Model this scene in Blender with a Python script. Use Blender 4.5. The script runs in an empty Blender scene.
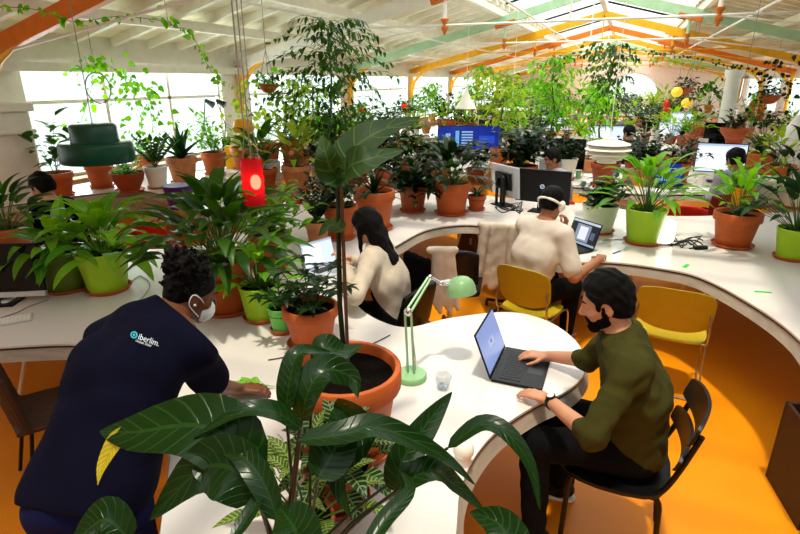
import bpy, bmesh, math, random
import numpy as np
from mathutils import Vector as V, Matrix, noise
from mathutils.bvhtree import BVHTree
SC = bpy.context.scene
COL = SC.collection
# ------------------------------------------------------------------ camera geometry
F = 533.0; HC = 2.16
PITCH = math.atan((267-80)/F); YAW = math.radians(22.15)
CP, SP, CY, SY = math.cos(PITCH), math.sin(PITCH), math.cos(YAW), math.sin(YAW)
def ray(px, py):
    x = (px-400)/F; y = -(py-267)/F
    f = CP+SP*y; u = -SP+CP*y
    return V((x*CY-f*SY, x*SY+f*CY, u))
def at(px, py, z):
    """point of the photo on the horizontal plane z"""
    r = ray(px, py); return V((0, 0, HC))+r*((z-HC)/r.z)
def dep(px, py, t):
    """point of the photo at depth t from the camera"""
    return V((0, 0, HC))+ray(px, py)*t
def depth(p):
    f = -p.x*SY+p.y*CY
    return f*CP-(p.z-HC)*SP
PI = math.pi; R = math.radians
# ------------------------------------------------------------------ materials
def newmat(name):
    m = bpy.data.materials.new(name); m.use_nodes = True
    nt = m.node_tree; nt.nodes.clear()
    o = nt.nodes.new('ShaderNodeOutputMaterial')
    b = nt.nodes.new('ShaderNodeBsdfPrincipled')
    nt.links.new(b.outputs[0], o.inputs[0])
    return m, nt, b, o
def srgb(h):
    if isinstance(h, str):
        h = [int(h[i:i+2], 16)/255 for i in (0, 2, 4)]
    return [c/12.92 if c <= .04045 else ((c+.055)/1.055)**2.4 for c in h]
def mat(name, col, rough=.5, metal=0, var=.12, scale=6, bump=0, spec=.28, bscale=None, stretch=None, coat=0):
    m, nt, b, o = newmat(name)
    c = srgb(col)
    tc = nt.nodes.new('ShaderNodeTexCoord'); n = nt.nodes.new('ShaderNodeTexNoise')
    n.inputs['Scale'].default_value = scale; n.inputs['Detail'].default_value = 4
    src = tc.outputs['Object']
    if stretch:
        mp = nt.nodes.new('ShaderNodeMapping'); mp.inputs['Scale'].default_value = stretch
        nt.links.new(src, mp.inputs[0]); src = mp.outputs[0]
    nt.links.new(src, n.inputs['Vector'])
    rp = nt.nodes.new('ShaderNodeValToRGB'); rp.color_ramp.elements[0].position = .3; rp.color_ramp.elements[1].position = .7
    rp.color_ramp.elements[0].color = [x*(1-var) for x in c]+[1]
    rp.color_ramp.elements[1].color = [min(1, x*(1+var)) for x in c]+[1]
    nt.links.new(n.outputs['Fac'], rp.inputs[0]); nt.links.new(rp.outputs[0], b.inputs['Base Color'])
    b.inputs['Roughness'].default_value = rough; b.inputs['Metallic'].default_value = metal
    b.inputs['Specular IOR Level'].default_value = spec
    b.inputs['Coat Weight'].default_value = coat
    if bump:
        n2 = nt.nodes.new('ShaderNodeTexNoise'); n2.inputs['Scale'].default_value = bscale or scale*8
        n2.inputs['Detail'].default_value = 6
        nt.links.new(src, n2.inputs['Vector'])
        bp = nt.nodes.new('ShaderNodeBump'); bp.inputs['Strength'].default_value = bump; bp.inputs['Distance'].default_value = .01
        nt.links.new(n2.outputs['Fac'], bp.inputs['Height']); nt.links.new(bp.outputs[0], b.inputs['Normal'])
    return m
def leafmat(name, a, bcol, trans=.35, rough=.35, vein=None):
    m, nt, b, o = newmat(name)
    g = nt.nodes.new('ShaderNodeNewGeometry'); rp = nt.nodes.new('ShaderNodeValToRGB')
    rp.color_ramp.elements[0].color = srgb(a)+[1]; rp.color_ramp.elements[1].color = srgb(bcol)+[1]
    nt.links.new(g.outputs['Random Per Island'], rp.inputs[0])
    col = rp.outputs[0]
    tc = nt.nodes.new('ShaderNodeTexCoord'); n = nt.nodes.new('ShaderNodeTexNoise'); n.inputs['Scale'].default_value = 25
    nt.links.new(tc.outputs['Object'], n.inputs['Vector'])
    mx = nt.nodes.new('ShaderNodeMixRGB'); mx.blend_type = 'OVERLAY'; mx.inputs[0].default_value = .25
    nt.links.new(col, mx.inputs[1]); nt.links.new(n.outputs['Fac'], mx.inputs[2]); col = mx.outputs[0]
    if vein:      # pale stripes / veins following the leaf's own uv
        uv = nt.nodes.new('ShaderNodeUVMap'); w = nt.nodes.new('ShaderNodeTexWave')
        sp = nt.nodes.new('ShaderNodeSeparateXYZ'); nt.links.new(uv.outputs[0], sp.inputs[0])
        ab = nt.nodes.new('ShaderNodeMath'); ab.operation = 'ABSOLUTE'; nt.links.new(sp.outputs[0], ab.inputs[0])
        ml = nt.nodes.new('ShaderNodeMath'); ml.operation = 'MULTIPLY_ADD'; ml.inputs[1].default_value = -.12
        nt.links.new(ab.outputs[0], ml.inputs[0]); nt.links.new(sp.outputs[1], ml.inputs[2])
        s = nt.nodes.new('ShaderNodeMath'); s.operation = 'MULTIPLY'; s.inputs[1].default_value = vein[1]*6.283
        nt.links.new(ml.outputs[0], s.inputs[0])
        sn = nt.nodes.new('ShaderNodeMath'); sn.operation = 'SINE'; nt.links.new(s.outputs[0], sn.inputs[0])
        # midrib
        md = nt.nodes.new('ShaderNodeMath'); md.operation = 'LESS_THAN'; md.inputs[1].default_value = .07
        nt.links.new(ab.outputs[0], md.inputs[0])
        cr = nt.nodes.new('ShaderNodeValToRGB'); cr.color_ramp.elements[0].position = vein[2]; cr.color_ramp.elements[1].position = min(1, vein[2]+.2)
        nt.links.new(sn.outputs[0], cr.inputs[0])
        ma = nt.nodes.new('ShaderNodeMath'); ma.operation = 'MAXIMUM'
        nt.links.new(cr.outputs[0], ma.inputs[0]); nt.links.new(md.outputs[0], ma.inputs[1])
        sc = nt.nodes.new('ShaderNodeMath'); sc.operation = 'MULTIPLY'; sc.inputs[1].default_value = vein[3]
        nt.links.new(ma.outputs[0], sc.inputs[0])
        m2 = nt.nodes.new('ShaderNodeMixRGB'); m2.inputs[2].default_value = srgb(vein[0])+[1]
        nt.links.new(sc.outputs[0], m2.inputs[0]); nt.links.new(col, m2.inputs[1]); col = m2.outputs[0]
        bp = nt.nodes.new('ShaderNodeBump'); bp.inputs['Strength'].default_value = .35; bp.inputs['Distance'].default_value = .004
        nt.links.new(ma.outputs[0], bp.inputs['Height']); nt.links.new(bp.outputs[0], b.inputs['Normal'])
    nt.links.new(col, b.inputs['Base Color']); b.inputs['Roughness'].default_value = rough; b.inputs['Specular IOR Level'].default_value = .22
    tr = nt.nodes.new('ShaderNodeBsdfTranslucent'); ms = nt.nodes.new('ShaderNodeMixShader'); ms.inputs[0].default_value = trans
    hs = nt.nodes.new('ShaderNodeHueSaturation'); hs.inputs['Value'].default_value = 1.6; hs.inputs['Saturation'].default_value = 1.1
    nt.links.new(col, hs.inputs['Color']); nt.links.new(hs.outputs[0], tr.inputs[0])
    nt.links.new(b.outputs[0], ms.inputs[1]); nt.links.new(tr.outputs[0], ms.inputs[2]); nt.links.new(ms.outputs[0], o.inputs[0])
    return m
def emit(name, col, strength, base=None):
    m, nt, b, o = newmat(name)
    c = srgb(col)+[1]
    b.inputs['Base Color'].default_value = srgb(base)+[1] if base else c
    b.inputs['Emission Color'].default_value = c; b.inputs['Emission Strength'].default_value = strength
    return m
def glass(name, tint='FFFFFF', gl=.12, rough=.02):
    m, nt, b, o = newmat(name); nt.nodes.remove(b)
    t = nt.nodes.new('ShaderNodeBsdfTransparent'); t.inputs[0].default_value = srgb(tint)+[1]
    g = nt.nodes.new('ShaderNodeBsdfGlossy'); g.inputs['Roughness'].default_value = rough
    ms = nt.nodes.new('ShaderNodeMixShader'); ms.inputs[0].default_value = gl
    nt.links.new(t.outputs[0], ms.inputs[1]); nt.links.new(g.outputs[0], ms.inputs[2]); nt.links.new(ms.outputs[0], o.inputs[0])
    return m
# ------------------------------------------------------------------ mesh builder
class MB:
    def __init__(s, org=(0, 0, 0)):
        s.v = []; s.f = []; s.uv = {}; s.org = V(org); s.mi = []
    def add(s, vs, fs, k=0):
        b = len(s.v); s.v += [tuple(V(q)-s.org) for q in vs]
        s.f += [tuple(b+i for i in f) for f in fs]; s.mi += [k]*len(fs); return b
    def box(s, c, d, rot=None, k=0, taper=1):
        c = V(c); hx, hy, hz = d[0]/2, d[1]/2, d[2]/2; vs = []
        for z in (-1, 1):
            q = taper if z > 0 else 1
            for x, y in ((-1, -1), (1, -1), (1, 1), (-1, 1)):
                w = V((x*hx*q, y*hy*q, z*hz))
                if rot is not None: w = rot @ w
                vs.append(c+w)
        s.add(vs, [(3, 2, 1, 0), (4, 5, 6, 7), (0, 1, 5, 4), (1, 2, 6, 5), (2, 3, 7, 6), (3, 0, 4, 7)], k)
    def beam(s, a, b, w, h, up=(0, 0, 1), k=0):
        a, b, up = V(a), V(b), V(up); d = (b-a).normalized(); sd = d.cross(up).normalized(); u = sd.cross(d)
        vs = []
        for q in (a, b):
            for x, y in ((-1, -1), (1, -1), (1, 1), (-1, 1)): vs.append(q+sd*x*w/2+u*y*h/2)
        s.add(vs, [(3, 2, 1, 0), (4, 5, 6, 7), (0, 1, 5, 4), (1, 2, 6, 5), (2, 3, 7, 6), (3, 0, 4, 7)], k)
    def tube(s, pts, r, n=8, k=0, closed=False):
        pts = [V(p) for p in pts]; L = len(pts)
        rs = r if isinstance(r, (list, tuple)) else [r]*L
        vs = []; nrm = None
        for i, p in enumerate(pts):
            if closed: t = pts[(i+1) % L]-pts[i-1]
            else: t = pts[min(i+1, L-1)]-pts[max(i-1, 0)]
            t = t.normalized() if t.length > 1e-9 else V((0, 0, 1))
            if nrm is None:
                a = V((0, 0, 1)) if abs(t.z) < .9 else V((1, 0, 0)); nrm = t.cross(a).normalized()
            else:
                nrm = nrm-t*nrm.dot(t)
                nrm = nrm.normalized() if nrm.length > 1e-6 else t.orthogonal().normalized()
            bn = t.cross(nrm)
            for j in range(n):
                an = 2*PI*j/n; vs.append(p+(nrm*math.cos(an)+bn*math.sin(an))*rs[i])
        fs = []
        for i in range(L if closed else L-1):
            i2 = (i+1) % L
            for j in range(n):
                j2 = (j+1) % n; fs.append((i*n+j, i*n+j2, i2*n+j2, i2*n+j))
        if not closed: fs += [tuple(range(n))[::-1], tuple((L-1)*n+j for j in range(n))]
        s.add(vs, fs, k)
    def lathe(s, prof, c=(0, 0, 0), n=28, k=0, rot=None, sx=1, sy=1):
        c = V(c); vs = []; fs = []
        for r_, z in prof:
            for j in range(n):
                a = 2*PI*j/n; w = V((r_*math.cos(a)*sx, r_*math.sin(a)*sy, z))
                if rot is not None: w = rot @ w
                vs.append(c+w)
        for i in range(len(prof)-1):
            for j in range(n):
                j2 = (j+1) % n; fs.append((i*n+j, i*n+j2, (i+1)*n+j2, (i+1)*n+j))
        fs.append(tuple(range(n))[::-1]); fs.append(tuple((len(prof)-1)*n+j for j in range(n)))
        s.add(vs, fs, k)
    def ell(s, c, r, rot=None, n=14, m=9, k=0):
        c = V(c); vs = []; fs = []
        for i in range(m+1):
            th = PI*i/m
            for j in range(n):
                a = 2*PI*j/n; w = V((r[0]*math.sin(th)*math.cos(a), r[1]*math.sin(th)*math.sin(a), -r[2]*math.cos(th)))
                if rot is not None: w = rot @ w
                vs.append(c+w)
        for i in range(m):
            for j in range(n):
                j2 = (j+1) % n; fs.append((i*n+j, i*n+j2, (i+1)*n+j2, (i+1)*n+j))
        s.add(vs, fs, k)
    def prism(s, poly, z0, z1, k=0, inset=0):
        n = len(poly); low = poly if not inset else offset(poly, inset)
        vs = [V((p[0], p[1], z0)) for p in low]+[V((p[0], p[1], z1)) for p in poly]
        fs = [tuple(range(n))[::-1], tuple(range(n, 2*n))]
        for i in range(n):
            j = (i+1) % n; fs.append((i, j, n+j, n+i))
        s.add(vs, fs, k)
    def leaf(s, pts, w, up=(0, 0, 1), fold=.18, n=7, k=0, base=.12, wav=0, rows=1):
        """one leaf: pts midrib control points, w full width"""
        P_ = catmull([V(p) for p in pts], n); up = V(up); vs = []; uvs = []
        L = len(P_); nr = None; cols = [-1, 0, 1] if rows == 1 else [-1, -.5, 0, .5, 1]
        for i, p in enumerate(P_):
            t = i/(L-1); tg = (P_[min(i+1, L-1)]-P_[max(i-1, 0)]).normalized()
            sd = tg.cross(up)
            if sd.length < .05: sd = tg.orthogonal()
            sd.normalize()
            if nr is not None and sd.dot(nr) < 0: sd = -sd
            nr = sd
            nn = sd.cross(tg)
            if nn.dot(up) < 0: nn = -nn
            ww = w/2*1.06*(max(0, math.sin(PI*min(1, base+(1-base)*t)**.78))**.85)*(1-.25*t**3) if 0 < t < 1 else .0012
            if t == 0: ww = max(.0015, w*.04)
            for c in cols:
                vs.append(p+sd*ww*c+nn*(abs(c)*fold*ww+(wav*w*math.sin(t*17+c*2)*abs(c) if wav else 0))); uvs.append((c, t))
        m = len(cols); fs = []
        for i in range(L-1):
            for j in range(m-1): fs.append((i*m+j, i*m+j+1, (i+1)*m+j+1, (i+1)*m+j))
        b = s.add(vs, fs, k)
        for i, q in enumerate(uvs): s.uv[b+i] = q
    def build(s, name, material, parent=None, smooth=True, bevel=0, loc=None):
        me = bpy.data.meshes.new(name); me.from_pydata(s.v, [], s.f)
        mats = material if isinstance(material, (list, tuple)) else [material]
        for m in mats: me.materials.append(m)
        if len(mats) > 1: me.polygons.foreach_set('material_index', s.mi)
        if s.uv:
            ul = me.uv_layers.new(name='UVMap'); li = np.zeros(len(me.loops), dtype=np.int32); me.loops.foreach_get('vertex_index', li)
            a = np.zeros((len(s.v), 2), dtype=np.float32)
            for i, q in s.uv.items(): a[i] = q
            ul.data.foreach_set('uv', a[li].ravel())
        me.validate(); me.update()
        if smooth:
            me.polygons.foreach_set('use_smooth', [True]*len(me.polygons))
            try: me.set_sharp_from_angle(angle=R(42))
            except Exception: pass
        o = bpy.data.objects.new(name, me); COL.objects.link(o)
        o.location = loc if loc is not None else (s.org if parent is None else (0, 0, 0))
        if parent: o.parent = parent
        if bevel:
            bv = o.modifiers.new('bevel', 'BEVEL'); bv.width = bevel; bv.segments = 2; bv.limit_method = 'ANGLE'
        return o
def catmull(p, n, closed=False):
    out = []; L = len(p)
    if L < 3 and not closed: return [p[0].lerp(p[-1], i/n) for i in range(n+1)]
    segs = L if closed else L-1; per = max(1, round(n/segs)) if not closed else n
    for i in range(segs):
        if closed: a, b, c, d = p[i-1], p[i], p[(i+1) % L], p[(i+2) % L]
        else: a, b, c, d = p[max(i-1, 0)], p[i], p[i+1], p[min(i+2, L-1)]
        for j in range(per):
            t = j/per; out.append(.5*((2*b)+(c-a)*t+(2*a-5*b+4*c-d)*t*t+(3*b-a-3*c+d)*t**3))
    if not closed: out.append(p[-1])
    return out
def offset(poly, d):
    n = len(poly); out = []; ar = 0
    for i in range(n):
        a, b = poly[i], poly[(i+1) % n]; ar += a[0]*b[1]-b[0]*a[1]
    sg = 1 if ar > 0 else -1
    for i in range(n):
        a, b, c = V(poly[i-1][:2]), V(poly[i][:2]), V(poly[(i+1) % n][:2])
        t = (c-a).normalized(); out.append((b.x-t.y*d*sg, b.y+t.x*d*sg))
    return out
def empty(name, loc, rz=0, label=None, cat=None, group=None):
    o = bpy.data.objects.new(name, None); COL.objects.link(o); o.location = loc; o.rotation_euler = (0, 0, rz)
    o.empty_display_size = .1
    return tag(o, label, cat, group)
def tag(o, label=None, cat=None, group=None, kind=None):
    if label: o['label'] = label
    if cat: o['category'] = cat
    if group: o['group'] = group
    if kind: o['kind'] = kind
    return o
def kids(o): return list(o.children)
def copy_tree(o, parent=None):
    c = o.copy(); COL.objects.link(c)
    if parent: c.parent = parent
    for ch in KIDS.get(o.name, kids(o)): copy_tree(ch, c)
    return c
KIDS = {}
ORD = ['first', 'second', 'third', 'fourth', 'fifth', 'sixth', 'seventh', 'eighth', 'ninth', 'tenth', 'eleventh', 'twelfth', 'thirteenth', 'fourteenth', 'fifteenth', 'sixteenth', 'seventeenth', 'eighteenth']
def by_place(items, base):
    """items: (picture x, object); the label tells each by its order from the left"""
    items = sorted(items, key=lambda q: q[0]); n = len(items)
    for i, (x, o) in enumerate(items):
        o['label'] = base+('' if n == 1 else (', leftmost' if i == 0 else ', rightmost' if i == n-1 else ', '+ORD[i]+' from left'))
def structure(o): o['kind'] = 'structure'; return o
# ------------------------------------------------------------------ signed distance bodies
class SDF:
    """numpy distance field of smoothly blended primitives, polygonised with surface nets"""
    def __init__(s, k=.02): s.p = []; s.k = k; s.cuts = []; s.nz = None
    def cap(s, a, b, ra, rb=None, k=None): s.p.append(('c', V(a), V(b), ra, ra if rb is None else rb, k)); return s
    def ell(s, c, r, fr=None, k=None): s.p.append(('e', V(c), r, fr, None, k)); return s
    def sub(s, c, r, fr=None, k=.01): s.p.append(('s', V(c), r, fr, None, k)); return s
    def cut(s, p, n): s.cuts.append((V(p), V(n).normalized())); return s    # keep the side n points away from
    def bounds(s):
        lo = np.full(3, 1e9); hi = -lo
        for q in s.p:
            if q[0] == 's': continue
            if q[0] == 'c':
                r_ = max(q[3], q[4])
                for e in (q[1], q[2]): lo = np.minimum(lo, np.array(e)-r_); hi = np.maximum(hi, np.array(e)+r_)
            else:
                r_ = max(q[2]); lo = np.minimum(lo, np.array(q[1])-r_); hi = np.maximum(hi, np.array(q[1])+r_)
        return lo, hi
    def mesh(s, h):
        lo, hi = s.bounds(); pad = .02+3*h; lo = lo-pad; hi = hi+pad
        n = np.ceil((hi-lo)/h).astype(int)+1
        D = np.full(tuple(n), 1.0, dtype=np.float32)
        for q in s.p:
            k = q[5] if q[5] is not None else s.k
            if q[0] == 'c':
                r_ = max(q[3], q[4]); a = np.minimum(np.array(q[1]), np.array(q[2]))-r_; b = np.maximum(np.array(q[1]), np.array(q[2]))+r_
            else:
                r_ = max(q[2]); a = np.array(q[1])-r_; b = np.array(q[1])+r_
            m = k+.03
            i0 = np.clip(np.floor((a-m-lo)/h).astype(int), 0, n-1); i1 = np.clip(np.ceil((b+m-lo)/h).astype(int)+1, 1, n)
            g = [(lo[i]+h*np.arange(i0[i], i1[i])).astype(np.float32) for i in range(3)]
            X, Y, Z = g[0][:, None, None], g[1][None, :, None], g[2][None, None, :]
            if q[0] == 'c':
                A = q[1]; B = q[2]-q[1]; l2 = max(B.dot(B), 1e-9)
                t = np.clip(((X-A.x)*B.x+(Y-A.y)*B.y+(Z-A.z)*B.z)/l2, 0, 1)
                d = np.sqrt((X-A.x-t*B.x)**2+(Y-A.y-t*B.y)**2+(Z-A.z-t*B.z)**2)-(q[3]+(q[4]-q[3])*t)
            else:
                c = q[1]; fr = q[3]; rx, ry, rz = q[2]; x, y, z = X-c.x, Y-c.y, Z-c.z
                if fr is not None:
                    e0, e1, e2 = fr.col[0], fr.col[1], fr.col[2]
                    x, y, z = x*e0.x+y*e0.y+z*e0.z, x*e1.x+y*e1.y+z*e1.z, x*e2.x+y*e2.y+z*e2.z
                k0 = np.sqrt((x/rx)**2+(y/ry)**2+(z/rz)**2); k1 = np.sqrt((x/rx**2)**2+(y/ry**2)**2+(z/rz**2)**2)
                d = k0*(k0-1)/np.maximum(k1, 1e-6)
                d = np.where(k0 < 1e-4, -min(q[2]), d)
            sl = tuple(slice(i0[i], i1[i]) for i in range(3)); cur = D[sl]
            if q[0] == 's':
                hh = np.clip(.5-.5*(cur+d)/k, 0, 1); D[sl] = cur+(-d-cur)*hh+k*hh*(1-hh)
            else:
                hh = np.clip(.5+.5*(cur-d)/k, 0, 1); D[sl] = cur+(d-cur)*hh-k*hh*(1-hh)
        g = [(lo[i]+h*np.arange(n[i])).astype(np.float32) for i in range(3)]
        X, Y, Z = g[0][:, None, None], g[1][None, :, None], g[2][None, None, :]
        if s.nz:
            am, f = s.nz
            D = D+am*(np.sin(X*f+1.7*np.sin(Y*f*.6+Z*f*.4))*np.sin(Y*f*.9+1.3*np.sin(Z*f*.8))+.6*np.sin(Z*f*1.3+2*np.sin(X*f*.5+Y*f*.7)))
        for p, nn in s.cuts:
            D = np.maximum(D, (X-p.x)*nn.x+(Y-p.y)*nn.y+(Z-p.z)*nn.z)
        # surface nets
        S = D < 0; nx, ny, nz = n-1
        cnt = np.zeros((nx, ny, nz), dtype=np.int8)
        for a in (0, 1):
            for b in (0, 1):
                for c in (0, 1): cnt += S[a:nx+a, b:ny+b, c:nz+c]
        act = (cnt > 0) & (cnt < 8); idx = np.full((nx, ny, nz), -1, dtype=np.int64); cells = np.argwhere(act)
        idx[act] = np.arange(len(cells))
        acc = np.zeros((len(cells), 3)); num = np.zeros(len(cells))
        ci, cj, ck = cells.T
        corners = [(a, b, c) for a in (0, 1) for b in (0, 1) for c in (0, 1)]
        for A in corners:
            for ax in range(3):
                if A[ax]: continue
                B = list(A); B[ax] = 1
                da = D[ci+A[0], cj+A[1], ck+A[2]]; db = D[ci+B[0], cj+B[1], ck+B[2]]
                m = (da < 0) != (db < 0); t = np.where(m, da/np.where(m, da-db, 1), 0)
                pt = np.tile(np.array(A, dtype=float), (len(cells), 1)); pt[:, ax] += t
                acc[m] += pt[m]; num += m
        vt = lo+h*(cells+acc/num[:, None])
        fs = []
        for ax in range(3):
            o1, o2 = (ax+1) % 3, (ax+2) % 3
            sa = [slice(None)]*3; sb = [slice(None)]*3; sa[ax] = slice(0, n[ax]-1); sb[ax] = slice(1, n[ax])
            a = S[tuple(sa)]; b = S[tuple(sb)]; e = np.argwhere(a != b)
            ok = (e[:, o1] > 0) & (e[:, o2] > 0) & (e[:, o1] < n[o1]-1) & (e[:, o2] < n[o2]-1); e = e[ok]
            def I(d1, d2):
                q = e.copy(); q[:, o1] += d1; q[:, o2] += d2; return idx[q[:, 0], q[:, 1], q[:, 2]]
            qd = np.stack([I(-1, -1), I(0, -1), I(0, 0), I(-1, 0)], 1)
            inside = a[e[:, 0], e[:, 1], e[:, 2]]
            qd[~inside] = qd[~inside][:, ::-1]; fs.append(qd)
        return vt, np.concatenate(fs)
    def build(s, name, material, h=.006, parent=None, org=(0, 0, 0), smooth=2, facemat=None):
        vt, fs = s.mesh(h)
        if smooth:      # light laplacian relaxation removes voxel steps
            e = np.concatenate([fs[:, [0, 1]], fs[:, [1, 2]], fs[:, [2, 3]], fs[:, [3, 0]]])
            for _ in range(smooth):
                acc = np.zeros_like(vt); num = np.zeros(len(vt))
                for a, b in ((0, 1), (1, 0)):
                    for x in range(3): acc[:, x] += np.bincount(e[:, a], vt[e[:, b], x], len(vt))
                    num += np.bincount(e[:, a], minlength=len(vt))
                vt = vt*.5+.5*acc/np.maximum(num, 1)[:, None]
        o_ = np.array(org); me = bpy.data.meshes.new(name); me.vertices.add(len(vt)); me.vertices.foreach_set('co', (vt-o_).ravel())
        me.loops.add(len(fs)*4); me.loops.foreach_set('vertex_index', fs.ravel().astype(np.int32))
        me.polygons.add(len(fs)); me.polygons.foreach_set('loop_start', np.arange(0, len(fs)*4, 4, dtype=np.int32))
        me.polygons.foreach_set('loop_total', np.full(len(fs), 4, dtype=np.int32))
        me.polygons.foreach_set('use_smooth', [True]*len(fs))
        mats = material if isinstance(material, (list, tuple)) else [material]
        for m in mats: me.materials.append(m)
        if facemat is not None: me.polygons.foreach_set('material_index', facemat(vt[fs].mean(1)).astype(np.int32))
        me.update(calc_edges=True); me.validate()
        o = bpy.data.objects.new(name, me); COL.objects.link(o)
        if parent: o.parent = parent
        else: o.location = org
        return o
# ------------------------------------------------------------------ palette
M = {}
M['white'] = mat('white_paint', 'E9E4DA', .55, var=.05, bump=.1)
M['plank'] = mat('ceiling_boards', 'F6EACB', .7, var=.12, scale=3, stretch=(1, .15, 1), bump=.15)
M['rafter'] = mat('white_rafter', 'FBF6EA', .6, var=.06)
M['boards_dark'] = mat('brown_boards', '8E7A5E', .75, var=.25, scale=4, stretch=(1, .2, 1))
M['orange_p'] = mat('orange_iron_paint', 'E2761C', .45, var=.1)
M['yellow_p'] = mat('yellow_iron_paint', 'E8A818', .45, var=.1)
M['mint_p'] = mat('mint_iron_paint', 'A9C9A2', .45, var=.08)
M['rust'] = mat('rusty_casting', 'C56A1A', .5, var=.2)
M['top'] = mat('white_laminate', 'DDD5D0', .2, var=.02, scale=2, spec=.45)
M['ply'] = mat('plywood_edge', 'A8998A', .55, var=.12, scale=8, stretch=(1, 1, 6))
M['plydark'] = mat('dark_edge_band', '43291C', .5, var=.2)
M['steel'] = mat('brushed_steel', 'B9B6AE', .3, 1, var=.05)
M['chrome'] = mat('chrome', 'E6E6E6', .12, 1, var=.02)
M['black'] = mat('black_plastic', '070708', .4, var=.2, spec=.25)
M['matblack'] = mat('black_cloth', '050506', .9, var=.3, scale=20, spec=.05)
M['terra'] = mat('terracotta', 'B95925', .6, var=.16, scale=7, bump=.12, bscale=60)
M['terrad'] = mat('dark_terracotta', '96431F', .6, var=.18, scale=7, bump=.12, bscale=60)
M['terral'] = mat('pale_weathered_terracotta', 'C98152', .7, var=.22, scale=9, bump=.15)
M['lime'] = mat('lime_glazed_pot', 'A8D328', .3, var=.05)
M['olive'] = mat('olive_glazed_pot', '5E7420', .35, var=.08)
M['mintpot'] = mat('mint_glazed_pot', '7FE06A', .3, var=.05)
M['whitepot'] = mat('white_glazed_pot', 'E8E2D6', .3, var=.04)
M['palepot'] = mat('pale_green_white_pot', 'D5E2C2', .35, var=.05)
M['purple'] = mat('purple_pot', '4A1D6B', .35, var=.08)
M['soil'] = mat('potting_soil', '0E0906', .95, spec=.05, var=.5, scale=60, bump=.8, bscale=120)
M['bark'] = mat('bark', '5B4330', .8, var=.3, scale=20, stretch=(1, 1, .2), bump=.5)
M['stem'] = mat('green_stem', '3E6021', .5, var=.2, scale=15)
M['darkstem'] = mat('dark_stem', '16220F', .45, var=.2, scale=15)
M['wood'] = mat('oak_wood', 'B5824C', .5, var=.2, scale=5, stretch=(1, 6, 1))
M['brownwood'] = mat('brown_chair_shell', '7A5138', .5, var=.2, scale=6)
M['card'] = mat('cardboard', '8A5A33', .8, var=.12, scale=5)
M['ych'] = mat('mustard_yellow_plastic', 'B99A1C', .4, var=.05)
M['red'] = mat('red_plastic', 'C01F12', .4, var=.08)
M['dred'] = mat('dark_red_cloth', '6E1512', .8, var=.15, scale=20)
M['cream'] = mat('cream_cloth', 'CFC0AE', .9, var=.06, scale=14, bump=.15)
M['grey'] = mat('grey_plastic', '8F9399', .45, var=.06)
M['silver'] = mat('silver_casing', 'C9CBCF', .35, .3, var=.04)
M['greenlamp'] = mat('dark_green_enamel', '08402C', .3, var=.08, coat=.0)
M['mintlamp'] = mat('mint_lacquer', '8DBB84', .3, var=.05, coat=.3)
M['lampwhite'] = mat('white_lacquer', 'F1ECDF', .35, var=.03)
M['paper'] = mat('paper', 'E8E6E0', .8, var=.03)
M['cable'] = mat('black_cable', '131316', .5)
M['wcable'] = mat('grey_cable', '8A8580', .5)
M['tape'] = mat('green_tape', '22C243', .6, var=.05)
M['yellow'] = mat('bright_yellow_plastic', 'E9B60F', .4, var=.05)
M['glass'] = glass('window_glass', 'F4FBFA', .06)
M['clear'] = glass('clear_plastic', 'E4EAEE', .22, .08)
M['leafA'] = leafmat('mid_green_leaf', '1B380C', '3E6816', .35)
M['leafB'] = leafmat('lime_green_leaf', '4A8A14', '86BC2C', .45)
M['leafC'] = leafmat('dark_green_leaf', '091A07', '17300F', .2, .3)
M['leafD'] = leafmat('blue_green_leaf', '102C14', '264C22', .3)
M['leafE'] = leafmat('yellow_green_leaf', '66881C', 'AFC04A', .45)
M['leafY'] = leafmat('yellowing_leaf', 'B9A420', 'D3C53A', .4, vein=('8C8A20', 14, .3, .5))
M['leafP'] = leafmat('glossy_arching_leaf', '0A1F07', '183610', .22, .25, vein=('3A6228', 13, .8, .25))
M['leafL'] = leafmat('fresh_lily_leaf', '3D7A14', '78A92A', .42, .3, vein=('9CC75C', 12, .8, .3))
M['leafF'] = leafmat('veined_broad_leaf', '1A2E0B', '274211', .28, .5, vein=('6C8646', 6, .85, .22))
M['leafV'] = leafmat('striped_leaf', '132C10', '1F3D16', .3, .3, vein=('8FA56A', 8, .45, .6))
M['leafS'] = leafmat('variegated_leaf', '2A4A1A', '4B6A2A', .3, .3, vein=('B4BC60', 9, .55, .6))
M['petal'] = leafmat('coral_petal', 'E24A3A', 'FF8A5A', .4)
# the floor: poured orange resin, a little glossy
def floor_mat():
    m, nt, b, o = newmat('orange_resin_floor')
    tc = nt.nodes.new('ShaderNodeTexCoord'); n = nt.nodes.new('ShaderNodeTexNoise'); n.inputs['Scale'].default_value = 1.3; n.inputs['Detail'].default_value = 8
    nt.links.new(tc.outputs['Object'], n.inputs['Vector'])
    rp = nt.nodes.new('ShaderNodeValToRGB'); rp.color_ramp.elements[0].position = .3; rp.color_ramp.elements[1].position = .75
    rp.color_ramp.elements[0].color = srgb('E88400')+[1]; rp.color_ramp.elements[1].color = srgb('F29600')+[1]
    nt.links.new(n.outputs['Fac'], rp.inputs[0]); nt.links.new(rp.outputs[0], b.inputs['Base Color'])
    b.inputs['Roughness'].default_value = .45; b.inputs['Specular IOR Level'].default_value = .3
    return m
M['floor'] = floor_mat()
# ------------------------------------------------------------------ room shell
XL, XR, Y0, Y1 = -7.6, 5.6, -3.0, 40.0
XR0, ZE, ZR = -1.0, 2.62, 4.32        # ridge, eave and ridge heights
def sbox(name, c, d, m, **k):
    b = MB(c); b.box(c, d); return structure(b.build(name, m, smooth=False, **k))
sbox('floor', ((XL+XR)/2, (Y0+Y1)/2, -.05), (XR-XL+.6, Y1-Y0+.6, .1), M['floor'])
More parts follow.
